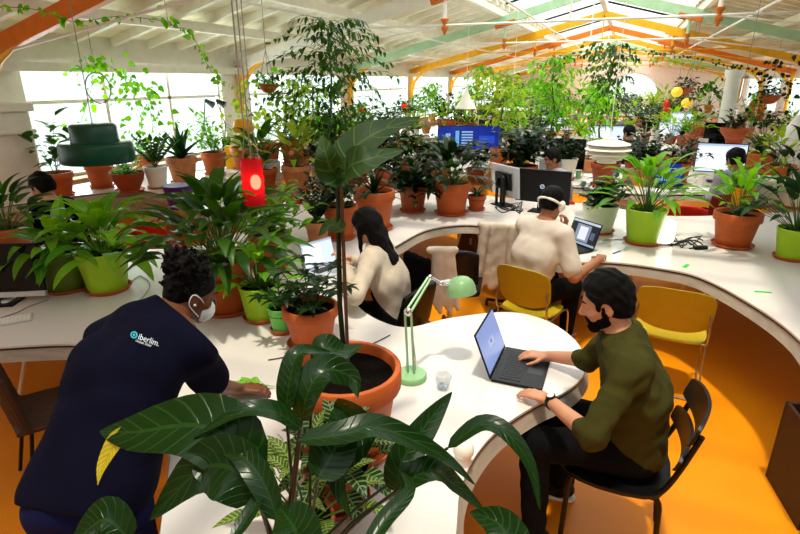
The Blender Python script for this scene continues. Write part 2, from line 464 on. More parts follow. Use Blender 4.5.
# left wall: parapet, piers and plate; glazing between
TY = [4.6+5*i for i in range(8)]
b = MB((XL, 0, 0)); L = Y1-Y0
b.box((XL-.12, (Y0+Y1)/2, .39), (.24, L, .78)); b.box((XL-.1, (Y0+Y1)/2, 2.56), (.2, L, .5))
for y in [-.4]+TY: b.box((XL-.1, y-.05 if y > 5 else y+.1, 1.55), (.22, .85 if y < 19 else .35, 1.58))
structure(b.build('wall_left', M['white'], smooth=False))
b = MB((XL, 0, 0)); b.box((XL+.06, (Y0+Y1)/2, .76), (.36, L, .04)); structure(b.build('trim_1', M['wood'], smooth=False))
wn = 0
for i in range(len(TY)-1):
    a, c = TY[i]+(.52 if TY[i] < 5 else .38 if i < 3 else .13), TY[i+1]-(.48 if i < 2 else .22)
    wn += 1; fr = MB((XL, (a+c)/2, .78)); gl = MB((XL, (a+c)/2, .78)); nm = 3
    xs = XL-.1
    for q in range(nm+1):
        y = a+(c-a)*q/nm; fr.box((xs, y, 1.55), (.07, .06, 1.56))
    for z in (.8, 1.86, 2.31): fr.box((xs, (a+c)/2, z), (.07, c-a, .05))
    w = structure(fr.build('window_%d' % wn, M['white'], smooth=False))
    gl.box((xs, (a+c)/2, 1.55), (.008, c-a, 1.5)); gl.build('pane', M['glass'], w, smooth=False)
# right wall: parapet, big windows too
b = MB((XR, 0, 0)); b.box((XR+.1, (Y0+Y1)/2, .45), (.2, L, .9)); b.box((XR+.1, (Y0+Y1)/2, 2.45), (.2, L, .4))
for y in [-2+4*i for i in range(11)]: b.box((XR+.1, y, 1.6), (.2, 1.2, 1.5))
structure(b.build('wall_right', M['white'], smooth=False))
for i in range(10):
    y = 0+4*i; wn += 1; fr = MB((XR, y, .9)); xs = XR+.1
    for q in (-1.38, 0, 1.38): fr.box((xs, y+q, 1.58), (.07, .06, 1.4))
    for z in (.92, 2.24): fr.box((xs, y, z), (.07, 2.8, .05))
    w = structure(fr.build('window_%d' % wn, M['white'], smooth=False))
    g = MB((XR, y, .9)); g.box((xs, y, 1.58), (.008, 2.8, 1.34)); g.build('pane', M['glass'], w, smooth=False)
# end wall with the half-round window, gable above; rear wall behind the photographer
def gable(name, y, hole=None):
    b = MB((0, y, 0)); vs = []
    if hole:
        cx, cz, r_, n = hole[0], hole[1], hole[2], 20
        arc = [(cx-r_*math.cos(PI*j/n), cz+r_*math.sin(PI*j/n)) for j in range(n+1)]
        lef = [(XL, .0), (XL, ZE), (cx, ZR), (cx, cz+r_)]
        polyL = [(XL, 0), (cx-r_, 0)]+arc[:n//2+1]+[(cx, 3.98), (XR0, ZR), (XL, ZE)]
        polyR = [(cx-r_, 0), (XR, 0), (XR, ZE), (cx, 3.98), (cx, cz+r_)]+arc[n//2+1:][:0]
        polyR = [(cx+r_, 0), (XR, 0), (XR, ZE), (cx, 3.98)]+arc[n//2:]
        for pl in (polyL, polyR):
            for yy in (y, y+.2):
                b.add([V((p[0], yy, p[1])) for p in pl], [tuple(range(len(pl)))])
        b.box((cx, y+.1, cz/2), (2*r_, .2, cz))
    else:
        pl = [(XL, 0), (XR, 0), (XR, ZE), (XR0, ZR), (XL, ZE)]
        b.add([V((p[0], y, p[1])) for p in pl]+[V((p[0], y-.2, p[1])) for p in pl], [(0, 1, 2, 3, 4), (9, 8, 7, 6, 5)]+[(i, i+5, (i+1) % 5+5, (i+1) % 5) for i in range(5)])
    return structure(b.build(name, M['white'], smooth=False))
gable('wall_back', Y1, (.25, 1.0, 1.65)); gable('wall_front', Y0)
wn += 1; fr = MB((.25, Y1, 1.0)); n = 20
fr.tube([V((.25-1.6*math.cos(PI*j/n), Y1+.1, 1.0+1.6*math.sin(PI*j/n))) for j in range(n+1)], .05, 6)
for j in (-.8, 0, .8): fr.box((.25+j, Y1+.1, 1.7), (.05, .05, 1.5 if j == 0 else 1.25))
w = structure(fr.build('window_%d' % wn, M['white'], smooth=False))
g = MB((.25, Y1, 1)); g.add([V((.25-1.62*math.cos(PI*j/n), Y1+.12, 1.0+1.62*math.sin(PI*j/n))) for j in range(n+1)], [tuple(range(n+1))]); g.build('pane', M['glass'], w, smooth=False)
# roof: two slopes of boards, glazed strips beside the ridge
def slope_z(x): return ZE+(ZR-ZE)*(x-XL)/(XR0-XL) if x < XR0 else ZE+(ZR-ZE)*(XR-x)/(XR-XR0)
def slab(name, xa, xb, ya, yb, m, th=.06, z=0, parent=None, k=True):
    b = MB(((xa+xb)/2, (ya+yb)/2, slope_z((xa+xb)/2))); vs = []
    for dz in (0, th):
        for x, y in ((xa, ya), (xb, ya), (xb, yb), (xa, yb)): vs.append(V((x, y, slope_z(x)+dz+z)))
    b.add(vs, [(3, 2, 1, 0), (4, 5, 6, 7), (0, 1, 5, 4), (1, 2, 6, 5), (2, 3, 7, 6), (3, 0, 4, 7)])
    o = b.build(name, m, parent, smooth=False)
    return structure(o) if k else o
SKL, SKR = -3.1, 1.3
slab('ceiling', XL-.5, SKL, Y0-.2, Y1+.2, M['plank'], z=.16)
slab('ceiling', SKL, -1.9, Y0-.2, 4.6, M['plank'], z=.16)  # extra unseen roof strip, added to keep sun off the near left floor
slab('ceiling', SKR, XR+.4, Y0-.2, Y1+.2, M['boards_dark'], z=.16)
for i, (ya, yb) in enumerate([(-3, 4.6)]+[(TY[j], TY[j+1]) for j in range(7)]+[(39.6, 40.2)]):
    for xa, xb in ((SKL if i else -1.9, XR0), (XR0, SKR)):
        wn += 1
        b = MB(((xa+xb)/2, (ya+yb)/2, slope_z((xa+xb)/2)))
        nb = max(2, round((yb-ya)/.62))
        for q in range(nb+1):
            y = ya+(yb-ya)*q/nb; b.beam((xa, y, slope_z(xa)+.17), (xb, y, slope_z(xb)+.17), .035, .05)
        w = structure(b.build('window_%d' % wn, M['white'], smooth=False))
        vs = [V((x, y, slope_z(x)+.2)) for x, y in ((xa, ya), (xb, ya), (xb, yb), (xa, yb))]
        g = MB(w.location); g.add(vs, [(0, 1, 2, 3)]); g.build('pane', M['glass'], w, smooth=False)
# rafters and purlins carrying the boards
b = MB((0, 0, ZE))
y = 3.2
while y < 38:
    b.beam((XL, y, slope_z(XL)+.1), (SKL, y, slope_z(SKL)+.1), .09, .12); y += .7
for x in (-6.3, -4.9, -3.2): b.beam((x, 0, slope_z(x)-.02), (x, Y1, slope_z(x)-.02), .1, .14)
structure(b.build('trim_2', M['rafter'], smooth=False))
b = MB((0, 0, ZE)); y = 3.2
while y < 38:
    b.beam((XR, y, slope_z(XR)+.1), (SKR, y, slope_z(SKR)+.1), .06, .1); y += .5
for x in (1.35, 2.9, 4.4): b.beam((x, 0, slope_z(x)-.02), (x, Y1, slope_z(x)-.02), .1, .14)
structure(b.build('trim_3', M['plank'], smooth=False))
b = MB((0, 0, 4)); b.beam((XR0, Y0, ZR+.04), (XR0, Y1, ZR+.04), .14, .2); b.beam((XL+.12, Y0, 2.33), (XL+.12, Y1, 2.33), .16, .12)
structure(b.build('trim_4', M['white'], smooth=False))
# trusses
cols = ['orange_p', 'white', 'mint_p', 'yellow_p', 'orange_p', 'yellow_p', 'mint_p', 'yellow_p']
names = ['orange painted iron roof truss nearest on the left, over the pier', 'white roof truss second from the front, above the first window pier',
 'mint green roof truss crossing above the tall weeping tree', 'yellow roof truss just behind the mint green one', 'orange roof truss between two yellow ones',
 'yellow roof truss behind the orange one, half way to the end wall', 'pale green roof truss second from the end wall', 'yellow roof truss closest to the end wall with the arched window']
for y, c, nm in zip(TY, cols, names):
    t = empty('roof_truss', (XL, y, 2.4), 0, nm, 'roof truss', 'trusses under the roof'); o = t.location
    m = M[c]; zt = 3.05; xa = XL+.1
    def zz(x): return slope_z(x)-.2
    for a, e in ((XL+.05, XR0), (XR-.05, XR0)):
        b = MB(o); b.beam((a, y, zz(a)), (e, y, zz(e)), .09, .2); b.build('rafter', m, t, smooth=False)
    xl = XL+(zt-ZE+.2)/(ZR-ZE)*(XR0-XL); xr = XR-(zt-ZE+.2)/(ZR-ZE)*(XR-XR0)
    b = MB(o); b.tube([(xl, y, zt), (xr, y, zt)], .022, 6); b.tube([(XR0, y, zt), (XR0, y, zz(XR0))], .02, 6)
    b.tube([(XL+.2, y, 2.42), ((xl+XR0)/2, y, zt)], .016, 6); b.tube([(XR-.2, y, 2.42), ((xr+XR0)/2, y, zt)], .016, 6)
    b.build('tie_rod', M['white'] if c in ('white', 'mint_p', 'orange_p') else M['yellow_p'], t)
    for x in ((xl+XR0)/2, (xr+XR0)/2):
        b = MB(o); b.tube([(x, y, zt), (x, y, zz(x))], .035, 8); b.build('strut', m, t)
        b = MB(o); b.lathe([(0, -.16), (.02, -.15), (.035, -.1), (.06, -.07), (.06, -.03), (.03, -.01), (.045, .04), (.07, .07), (.07, .1), (0, .11)], (x, y, zt), 12); b.build('casting', M['rust'], t)
        b = MB(o); b.beam((x-.25, y, zz(x-.25)-.1), (x+.25, y, zz(x+.25)-.1), .13, .1); b.build('shoe', M['rust'] if c != 'yellow_p' else m, t, smooth=False)
    for sx, wx in ((1, XL), (-1, XR)):
        b = MB(o); b.tube([(wx+sx*.1, y, 1.5 if sx > 0 else 1.0), (wx+sx*.1, y, 2.45)], .06, 8)
        b.tube([(wx+sx*.1, y, 1.75), (wx+sx*.2, y, 2.1), (wx+sx*.45, y, 2.38), (wx+sx*.9, y, 2.6)], [.05, .05, .045, .03], 8)
        b.build('bracket', M['yellow_p'], t)
# stone pier at the left
b = MB((XL+.3, 4.2, 0)); b.box((XL+.32, 4.05, .9), (.62, 1.3, 1.8)); b.box((XL+.34, 4.05, 1.84), (.7, 1.4, .1)); b.box((XL+.34, 4.05, 1.55), (.68, 1.36, .05))
structure(b.build('trim_5', M['white'], smooth=False, bevel=.015))
# long white pipes under the roof
for (x, z, nm) in ((-4.3, 3.02, 'thin white pipe running the hall over the left tables'), (-1.9, 3.3, 'thin white pipe just left of the ridge'), (1.6, 3.1, 'thin white pipe on the right of the ridge')):
    b = MB((x, 18, z)); b.tube([(x, 0, z), (x, 39.8, z)], .018, 6); tag(b.build('ceiling_pipe', M['white']), nm, 'pipe', 'ceiling pipes')
# white cylindrical column and red extinguisher signs at the far right
b = MB(at(722, 138, .74).xy.to_3d()); c0 = at(722, 138, .74)
b.lathe([(.2, 0), (.2, .1), (.17, .14), (.17, 2.2), (.22, 2.28), (.22, 2.4), (0, 2.4)], (c0.x, c0.y, 0), 20)
structure(b.build('trim_6', M['white']))
# ------------------------------------------------------------------ light
W = bpy.data.worlds.new('sky'); SC.world = W; W.use_nodes = True; nt = W.node_tree
bg = nt.nodes['Background']
tc = nt.nodes.new('ShaderNodeTexCoord'); sx = nt.nodes.new('ShaderNodeSeparateXYZ'); rp = nt.nodes.new('ShaderNodeValToRGB')
nt.links.new(tc.outputs['Generated'], sx.inputs[0]); nt.links.new(sx.outputs[2], rp.inputs[0])
rp.color_ramp.elements[0].color = (.86, .93, .88, 1); rp.color_ramp.elements[0].position = 0
rp.color_ramp.elements[1].color = (.97, .99, 1, 1); rp.color_ramp.elements[1].position = .15
nt.links.new(rp.outputs[0], bg.inputs[0]); bg.inputs[1].default_value = 1.7
def area(name, loc, rot, sx_, sy_, power, col=(1, 1, 1), spread=180):
    l = bpy.data.lights.new(name, 'AREA'); l.shape = 'RECTANGLE'; l.size = sx_; l.size_y = sy_; l.energy = power; l.color = col; l.spread = R(spread)
    o = bpy.data.objects.new(name, l); COL.objects.link(o); o.location = loc; o.rotation_euler = rot; return o
LW = dict(sky=560, win=1500, near=20)
area('skylight_daylight', (-.9, 23, 4.75), (0, 0, 0), 4.2, 36, LW['sky'], (1, .97, .93))
area('skylight_daylight_near', (-.9, 1.0, 4.75), (0, 0, 0), 4.2, 7.5, LW['near'], (1, .93, .88))
area('window_daylight', (XL-.6, 20, 1.75), (0, R(-90), 0), 2.2, 30, LW['win'], (.97, 1, 1))
area('window_daylight_right', (XR+.6, 25, 1.75), (0, R(90), 0), 1.8, 28, 330, (.97, 1, 1))
s = bpy.data.lights.new('sun', 'SUN'); s.energy = 3.3; s.angle = R(3.5); s.color = (1, .9, .72)
so = bpy.data.objects.new('sun', s); COL.objects.link(so); so.rotation_euler = (R(8), R(2.8), 0)
# camera
cam = bpy.data.cameras.new('camera'); cam.sensor_width = 36; cam.lens = 36*F/800; cam.clip_end = 200; cam.clip_start = .05
co = bpy.data.objects.new('camera', cam); COL.objects.link(co); co.location = (0, 0, HC); co.rotation_euler = (PI/2-PITCH, 0, YAW); SC.camera = co
SC.view_settings.view_transform = 'Standard'; SC.view_settings.look = 'None'; SC.view_settings.exposure = .1; SC.view_settings.gamma = 1
M['darkwood'] = mat('dark_stained_wood', '3A2416', .6, var=.25, scale=5)
# ------------------------------------------------------------------ worktops
def worktop(name, pxs, label, group=None, z=.74, world=None, apron=.09, n=6, closed_smooth=True, legs=()):
    pts = [at(x, y, z) for x, y in pxs] if world is None else [V((a, b, z)) for a, b in world]
    pts = catmull(pts, n, closed=True) if closed_smooth else pts
    for p in pts: p.x = min(max(p.x, XL+.42), XR-.3)
    pl = [(p.x, p.y) for p in pts]
    c = sum(pts, V())/len(pts); c.z = 0
    t = empty(name, c, 0, label, 'table', group)
    b = MB(c); b.prism(pl, z-.012, z); b.build('top', M['top'], t, smooth=False)
    b = MB(c); b.prism(offset(pl, .002), z-.024, z-.0125); b.build('edge_band', M['plydark'], t, smooth=False)
    b = MB(c); b.prism(offset(pl, .008), z-apron, z-.0245, inset=-.032); b.build('apron', M['ply'], t, smooth=False)
    for q in legs:
        p = at(q[0], q[1], z)
        if len(q) > 2 and q[2] == 'panel':
            b = MB(c); b.box((p.x, p.y, (z-apron)/2), (.6, .5, z-apron-.002)); b.build('leg', M['ply'], t, smooth=False)
        else:
            b = MB(c); dx = .18
            b.tube([(p.x-dx, p.y-.2, 0.01), (p.x-.04, p.y-.05, z-apron), (p.x+.04, p.y+.05, z-apron), (p.x+dx, p.y+.2, .01)], .014, 6); b.build('leg', M['lampwhite'], t)
    return t
worktop('serpentine_desk', [(-90, 354), (0, 347), (80, 344), (146, 354), (170, 425), (160, 534), (140, 700), (300, 760), (440, 700), (456, 534), (460, 492), (474, 458), (498, 430), (534, 406), (568, 390),
  (585, 371), (582, 350), (566, 332), (540, 318), (505, 312), (450, 318), (410, 327), (383, 322), (360, 308), (347, 288), (350, 268), (366, 256), (393, 247), (423, 231), (454, 225), (484, 226), (515, 238),
  (537, 254), (565, 262), (612, 262), (660, 268), (700, 277), (750, 303), (800, 340), (860, 420), (1000, 420), (960, 235), (860, 216), (800, 212), (700, 216), (650, 214), (600, 205), (550, 201), (490, 196),
  (440, 186), (390, 184), (340, 188), (300, 196), (262, 212), (232, 236), (180, 248), (100, 247), (0, 236), (-90, 230)],
  'long white serpentine worktop in the foreground, with rounded peninsula under the open laptop', legs=[(300, 400, 'panel'), (40, 300), (625, 240), (700, 250), (470, 210), (560, 235)])
b0 = [(XL+.3, 2.2), (XL+.3, 16.5)]
worktop('window_desk', [(-60, 214), (20, 203), (90, 194), (140, 190), (175, 199), (205, 214), (240, 200), (262, 182), (295, 166), (325, 155), (362, 144), (358, 138), (330, 139), (262, 150), (212, 155), (160, 161), (100, 172), (30, 178), (-60, 190)],
  'white curved worktop along the left windows carrying a row of potted plants', legs=[(60, 190), (120, 180), (230, 190), (280, 166)])
worktop('serpentine_desk', [(515, 181), (570, 186), (640, 194), (700, 194), (760, 200), (830, 206), (900, 215), (900, 180), (800, 172), (700, 166), (600, 164), (540, 163), (500, 166)],
  'white worktop carrying the big bright monitor behind the foreground desk', legs=[(560, 176), (660, 186), (780, 190)])
worktop('serpentine_desk', [(318, 176), (350, 172), (420, 168), (470, 172), (488, 166), (482, 152), (430, 147), (375, 151), (335, 160)],
  'white worktop behind the terracotta pots in the middle left', legs=[(350, 162), (450, 158)])
worktop('serpentine_desk', [(470, 152), (560, 156), (650, 150), (760, 152), (820, 160), (820, 142), (740, 133), (640, 132), (540, 136), (480, 141)],
  'narrow worktop two rows behind the white headset man, full of plants', legs=[(560, 148), (700, 144)])
worktop('serpentine_desk', [(390, 138), (470, 136), (560, 130), (680, 128), (700, 122), (560, 120), (470, 124), (400, 129)],
  'far white worktop with dense greenery before the end wall', legs=[(450, 130), (640, 125)])
worktop('serpentine_desk', [(430, 119), (560, 115), (720, 116), (720, 108), (560, 107), (450, 110)],
  'farthest worktop below the arched window', legs=[(500, 113), (650, 113)])
# ------------------------------------------------------------------ chairs
def chair_local(kind):
    """returns root-less dict of part builders; x right, +y is the way the sitter faces"""
def yellow_chair(loc, rz, label, seat=.45, sled=True, col='ych', backh=.27, w=.46, group='yellow plastic chairs'):
    t = empty('plastic_chair', loc, rz, label, 'chair', group)
    # curved back panel
    def shell(y, z0, z1, bend, w0, w1, tilt, th=.012):
        b = MB(); n, m = 12, 8; vs = []
        for side in (0, 1):
            for i in range(m+1):
                v = i/m; z = z0+(z1-z0)*v
                for j in range(n+1):
                    u = j/n*2-1; ww = (w0+(w1-w0)*v)/2
                    cr = 1-.10*max(0, (abs(v*2-1))**4)
                    x = u*ww*cr; zz = z-.035*(abs(u)**3)*(1 if v > .5 else -1)*(abs(v*2-1))
                    vs.append(V((x, y-tilt*v+bend*(u*u)+th*side, zz)))
        fs = []; N = (m+1)*(n+1)
        for i in range(m):
            for j in range(n):
                a = i*(n+1)+j; fs.append((a, a+1, a+n+2, a+n+1)); fs.append((N+a+n+1, N+a+n+2, N+a+1, N+a))
        for i in range(m):
            for j in (0, n):
                a = i*(n+1)+j; q = (a, a+n+1, N+a+n+1, N+a); fs.append(q if j == 0 else q[::-1])
        for j in range(n):
            for i in (0, m):
                a = i*(n+1)+j; q = (a, N+a, N+a+1, a+1); fs.append(q if i == 0 else q[::-1])
        b.add(vs, fs); return b
    shell(-.2, seat+.06, seat+.06+backh+.06, .05, w-.02, w, .07).build('backrest', M[col], t)
    b = MB(); n = 12; m = 10; vs = []; fs = []
    for s_ in (0, 1):
        for i in range(m+1):
            for j in range(n+1):
                u = j/n*2-1; v = i/m*2-1; k = 1-.16*max(abs(u), abs(v))**6*min(abs(u), abs(v))**2
                vs.append(V((u*w*.47*k, v*.21*k, seat-.018*(1-u*u)*(1-v*v)-.012*s_+.01*(v > .7)*-1)))
    N = (m+1)*(n+1)
    for i in range(m):
        for j in range(n):
            a = i*(n+1)+j; fs.append((a, a+1, a+n+2, a+n+1)); fs.append((N+a+n+1, N+a+n+2, N+a+1, N+a))
    for j in range(n): fs += [(j+1, j, N+j, N+j+1), (m*(n+1)+j, m*(n+1)+j+1, N+m*(n+1)+j+1, N+m*(n+1)+j)]
    for i in range(m): fs += [(i*(n+1), (i+1)*(n+1), N+(i+1)*(n+1), N+i*(n+1)), ((i+1)*(n+1)+n, i*(n+1)+n, N+i*(n+1)+n, N+(i+1)*(n+1)+n)]
    b.add(vs, fs); b.build('seat', M[col], t)
    for sx in (-1, 1):
        x = sx*w*.47; b = MB()
        b.tube(catmull([V((x*.9, -.17, seat+.14+backh*.6)), V((x, -.2, seat+.1)), V((x, -.14, seat-.03)), V((x, .17, seat-.025)), V((x, .22, .2)), V((x, .24, .02)), V((x, .1, .008)), V((x, -.22, .008)), V((x, -.19, .2)), V((x, -.16, seat-.03))], 40), .0075, 6)
        b.build('leg', M['steel'], t)
    b = MB()
    for y in (-.12, .15): b.tube([(-w*.47, y, seat-.03), (w*.47, y, seat-.03)], .007, 6)
    b.tube([(-w*.47, -.2, .012), (w*.47, -.2, .012)], .007, 6); b.build('crossbar', M['steel'], t)
    return t
def black_frame_chair(loc, rz, label):
    t = empty('school_chair', loc, rz, label, 'chair'); r = .0125
    for sx in (-1, 1):
        x = sx*.19; b = MB()
        b.tube(catmull([V((x, .2, 0)), V((x, .195, .25)), V((x, .19, .41)), V((x, .16, .445)), V((x, 0, .45)), V((x, -.13, .445)), V((x, -.185, .42)), V((x, -.2, .25)), V((x, -.23, 0))], 36), r, 8); b.build('leg', M['black'], t)
        b = MB(); b.tube(catmull([V((x, -.13, .445)), V((x, -.19, .49)), V((x, -.24, .62)), V((x, -.29, .8))], 18), r, 8); b.build('back_post', M['black'], t)
    b = MB()
    b.tube([(-.19, .17, .44), (.19, .17, .44)], r, 8); b.tube([(-.19, -.12, .44), (.19, -.12, .44)], r, 8); b.build('crossbar', M['black'], t)
    b = MB(); b.prism([(p.x, p.y) for p in catmull([V((-.2, .21, 0)), V((.2, .21, 0)), V((.2, -.18, 0)), V((-.2, -.18, 0))], 5, closed=True)], .452, .47); b.build('seat', M['black'], t)
    for z, h, y in ((.80, .13, -.285), (.655, .1, -.248)):
        b = MB(); n = 10; vs = []; fs = []
        for s_ in (0, 1):
            for j in range(n+1):
                u = j/n*2-1
                for k, v in enumerate((-1, -.6, .6, 1)):
                    e = (1-u**4*.3)
                    vs.append(V((u*.225*(1 if abs(v) < 1 else .93), y+.045*u*u-(v*h/2)*.22-.014*s_-.012, z+v*h/2*e)))
        N = (n+1)*4
        for j in range(n):
            for k in range(3):
                a = j*4+k; fs += [(a, a+1, a+5, a+4), (N+a+4, N+a+5, N+a+1, N+a)]
            fs += [(j*4, j*4+4, N+j*4+4, N+j*4), (j*4+7, j*4+3, N+j*4+3, N+j*4+7)]
        for j in (0, n):
            for k in range(3): a = j*4+k; fs.append((a, N+a, N+a+1, a+1) if j == 0 else (a+1, N+a+1, N+a, a))
        b.add(vs, fs); b.build('backrest', M['black'], t)
    return t
def simple_chair(loc, rz, label, col='red', group=None, legcol='steel', backh=.34, name='shell_chair'):
    t = empty(name, loc, rz, label, 'chair', group)
    f = SDF(.03); 
    for j in range(-5, 6):
        u = j/5; f.cap((u*.2, -.2+.05*u*u, .5), (u*.2*(1-.08), -.25+.05*u*u, .46+backh-.04*u*u), .016)
        f.cap((u*.2, -.19, .47), (u*.19, .2, .455), .014)
    f.build('shell', M[col], .011, t)
    for sx in (-1, 1):
        for sy in (-1, 1):
            b = MB(); b.tube([(sx*.14, sy*.13, .45), (sx*.22, sy*.22, .008)], .01, 6); b.build('leg', M[legcol], t)
    b = MB(); b.tube([(-.14, -.13, .44), (.14, -.13, .44), (.14, .13, .44), (-.14, .13, .44)], .008, 6, closed=True); b.build('seat_frame', M[legcol], t)
    return t
def office_chair(loc, rz, label, shellm='black', base=True, backz=.95, group=None):
    t = empty('office_chair', loc, rz, label, 'chair', group)
    f = SDF(.03)
    for j in range(-6, 7):
        u = j/6; f.cap((u*.19, -.2+.05*u*u, .55), (u*.17, -.27+.06*u*u, backz-.05*u*u), .02)
    f.build('backrest', M[shellm], .012, t)
    f = SDF(.03)
    for j in range(-5, 6): f.cap((j/5*.19, -.18, .47), (j/3*.19, .2, .47), .03)
    f.build('seat', M[shellm], .012, t)
    b = MB(); b.tube([(0, 0, .08), (0, 0, .45)], .025, 10); b.tube([(0, -.05, .43), (0, -.25, .47), (0, -.26, .6)], .018, 8); b.build('column', M['steel'], t)
    for k in range(5):
        a = 2*PI*k/5+.3; b = MB(); b.tube([(0, 0, .1), (.27*math.cos(a), .27*math.sin(a), .07)], [.02, .014], 8)
        g = b.build('leg', M['black'] if shellm == 'black' else M['steel'], t)
        b = MB(); b.lathe([(0, -.012), (.028, -.012), (.028, .012), (0, .012)], (.27*math.cos(a), .27*math.sin(a), .03), 10, rot=Matrix.Rotation(PI/2, 3, 'Y')); b.build('caster', M['black'], g)
    return t
def facing(dx, dy): return math.atan2(dy, dx)-PI/2     # rotation whose +y points along (dx, dy)
black_frame_chair((.17, 2.335, 0), facing(-1, .05), 'black steel and plywood school chair under the bearded man in the olive sweater')
p = at(686, 262, .74); 
yellow_chair((.50, 4.02, 0), facing(.05, 1)-.06, 'empty mustard yellow chair tucked under the right curve of the desk', w=.5)
yellow_chair((-.50, 4.05, 0), facing(.35, 1), 'mustard yellow swivel-like chair holding the man with white headphones', w=.46)
p = at(395, 268, .74)
office_chair((-1.34, 3.2, 0), facing(-1, .25), 'black office chair of the long-haired woman in the cream sweater', backz=.86)
office_chair((-1.22, 4.15, 0), facing(-.55, 1), 'black office chair draped with jackets, left of the hanging white hoodie', backz=.86, group=None)
office_chair((-.80, 4.88, 0), facing(-.1, 1), 'dark chair hung with a cream hoodie at the desk bay', backz=.86)
# brown shell chair, bottom left
simple_chair((-2.72, 1.62, 0), facing(.5, 1), 'brown moulded chair with black legs at the far left edge', 'darkwood', legcol='black', backh=.36)
simple_chair(at(680, 213, .74).xy.to_3d()+V((.12, .35, 0)), facing(.1, 1), 'bright red shell chair behind the glowing white lamp', 'red')
simple_chair(at(725, 205, .74).xy.to_3d()+V((.05, .25, 0)), facing(0, 1), 'dark red upholstered chair under the person in pale grey', 'dred', backh=.4)
simple_chair(at(135, 238, .74).xy.to_3d()+V((-.2, .45, 0)), facing(-.4, 1), 'red shell chair in the gap between window desk and near desk', 'red')
simple_chair(at(292, 214, .74).xy.to_3d()+V((-.25, .7, 0)), facing(-.3, 1), 'red shell chair behind the red pendant lamp', 'red')
simple_chair((-5.4, 3.2, 0), facing(-1, .3), 'dark chair of the young man at the left window', 'black', legcol='black')
for px, py, lb in ((560, 200, 'orange-red shell chair behind the tall black monitor'), (470, 178, 'white shell chair behind the blue wide screen'), (600, 158, 'small white slatted chair in the second row')):
    q = at(px, py, .74).xy.to_3d(); simple_chair(q, facing(0, 1), lb, 'red' if 'red' in lb else 'lampwhite')
its = []
for px, py in ((640, 150), (672, 146), (760, 150), (520, 142), (610, 132), (690, 131)):
    q = at(px, py, .74).xy.to_3d(); its.append((px, simple_chair(q+V((0, -.1, 0)), facing(.2, 1), 'white', 'lampwhite', 'white chairs among the distant desks')))
by_place(its, 'white shell chair among the distant desks')
# ------------------------------------------------------------------ plants
def rim_place(rx, ry, w, k, base=.74):
    """pot whose rim centre and rim width are seen at (rx, ry, w); k = height / diameter"""
    r = ray(rx, ry); t = (HC-base)/(-r.z+k*w/F); d = w*t/F
    p = V((0, 0, HC))+r*t; p.z = base
    return p, d, k*d
def pot_parts(t, d, h, pm, sm='terra', saucer=True, style='clay'):
    r = d/2; b = MB()
    if style == 'clay': pr = [(0, .012), (r*.66, .012), (r*.72, .03), (r*.9, h*.74), (r*.93, h*.76), (r*.99, h*.77), (r, h*.79), (r, h*.985), (r*.98, h), (r*.9, h), (r*.88, h*.97), (r*.86, h*.86), (0, h*.86)]
    elif style == 'glazed': pr = [(0, .012), (r*.7, .012), (r*.74, .03), (r*.97, h*.93), (r, h*.95), (r, h*.99), (r*.98, h), (r*.93, h), (r*.9, h*.86), (0, h*.86)]
    elif style == 'bowl': pr = [(0, .005), (r*.55, .005), (r*.9, h*.6), (r, h*.95), (r, h), (r*.94, h), (r*.9, h*.8), (0, h*.8)]
    elif style == 'tub': pr = [(0, .005), (r*.93, .005), (r*.97, .02), (r, h*.97), (r*.99, h), (r*.94, h), (r*.93, h*.86), (0, h*.86)]
    else: pr = [(0, 0), (r*.93, 0), (r*.97, .02), (r, h*.97), (r*.99, h), (r*.94, h), (r*.93, h*.86), (0, h*.86)]
    b.lathe(pr, n=32); b.build('pot', M[pm], t)
    if saucer:
        b = MB(); q = r*.86; b.lathe([(0, 0), (q*.9, 0), (q*1.06, .028), (q*1.03, .03), (q*.93, .011), (0, .011)], n=32); b.build('saucer', M[sm], t)
    b = MB(); zs = h*.88; ri = r*.91
    rr = random.Random(int(d*1e4)); ring = []
    b.lathe([(0, zs-.03), (ri, zs-.03), (ri*.98, zs), (ri*.6, zs+.006), (0, zs+.012)], n=24); b.build('soil', M['soil'], t)
    return zs
def arc(rg, p0, az, el, L, droop, n=5, jit=.1):
    """points of a branch leaving p0 at azimuth az and elevation el, bending down by droop"""
    pts = [V(p0)]; e = el; a = az
    for i in range(n):
        d = V((math.cos(a)*math.cos(e), math.sin(a)*math.cos(e), math.sin(e)))
        pts.append(pts[-1]+d*L/n); e -= droop/n*(1+rg.uniform(-.3, .3)); a += rg.uniform(-jit, jit)
    return pts
def lily(rg, zs, n=30, h=.4, ll=.22, lw=.07, spread=1.0, r0=.03, tilt=0):
    lf, st = MB(), MB()
    for i in range(n):
        az = 2.4*i+rg.uniform(-.4, .4); q = (i+.5)/n; el = R(88-58*spread*q+rg.uniform(-8, 8))
        H_ = h*(1-.35*q)*rg.uniform(.8, 1.1)
        p0 = (math.cos(az)*r0*q, math.sin(az)*r0*q, zs)
        st_pts = arc(rg, p0, az, el, H_, .35, 4, .05); st.tube(st_pts, [.0035, .003, .003, .0025, .002], 5)
        d = (st_pts[-1]-st_pts[-2]).normalized(); e2 = math.asin(max(-1, min(1, d.z)))
        L = ll*rg.uniform(.75, 1.15)
        lp = arc(rg, st_pts[-1], az+rg.uniform(-.3, .3), e2-.15, L, rg.uniform(.7, 1.6), 4, .1)
        lf.leaf(lp, lw*rg.uniform(.8, 1.15), fold=rg.uniform(.1, .45), n=8)
    return lf, st
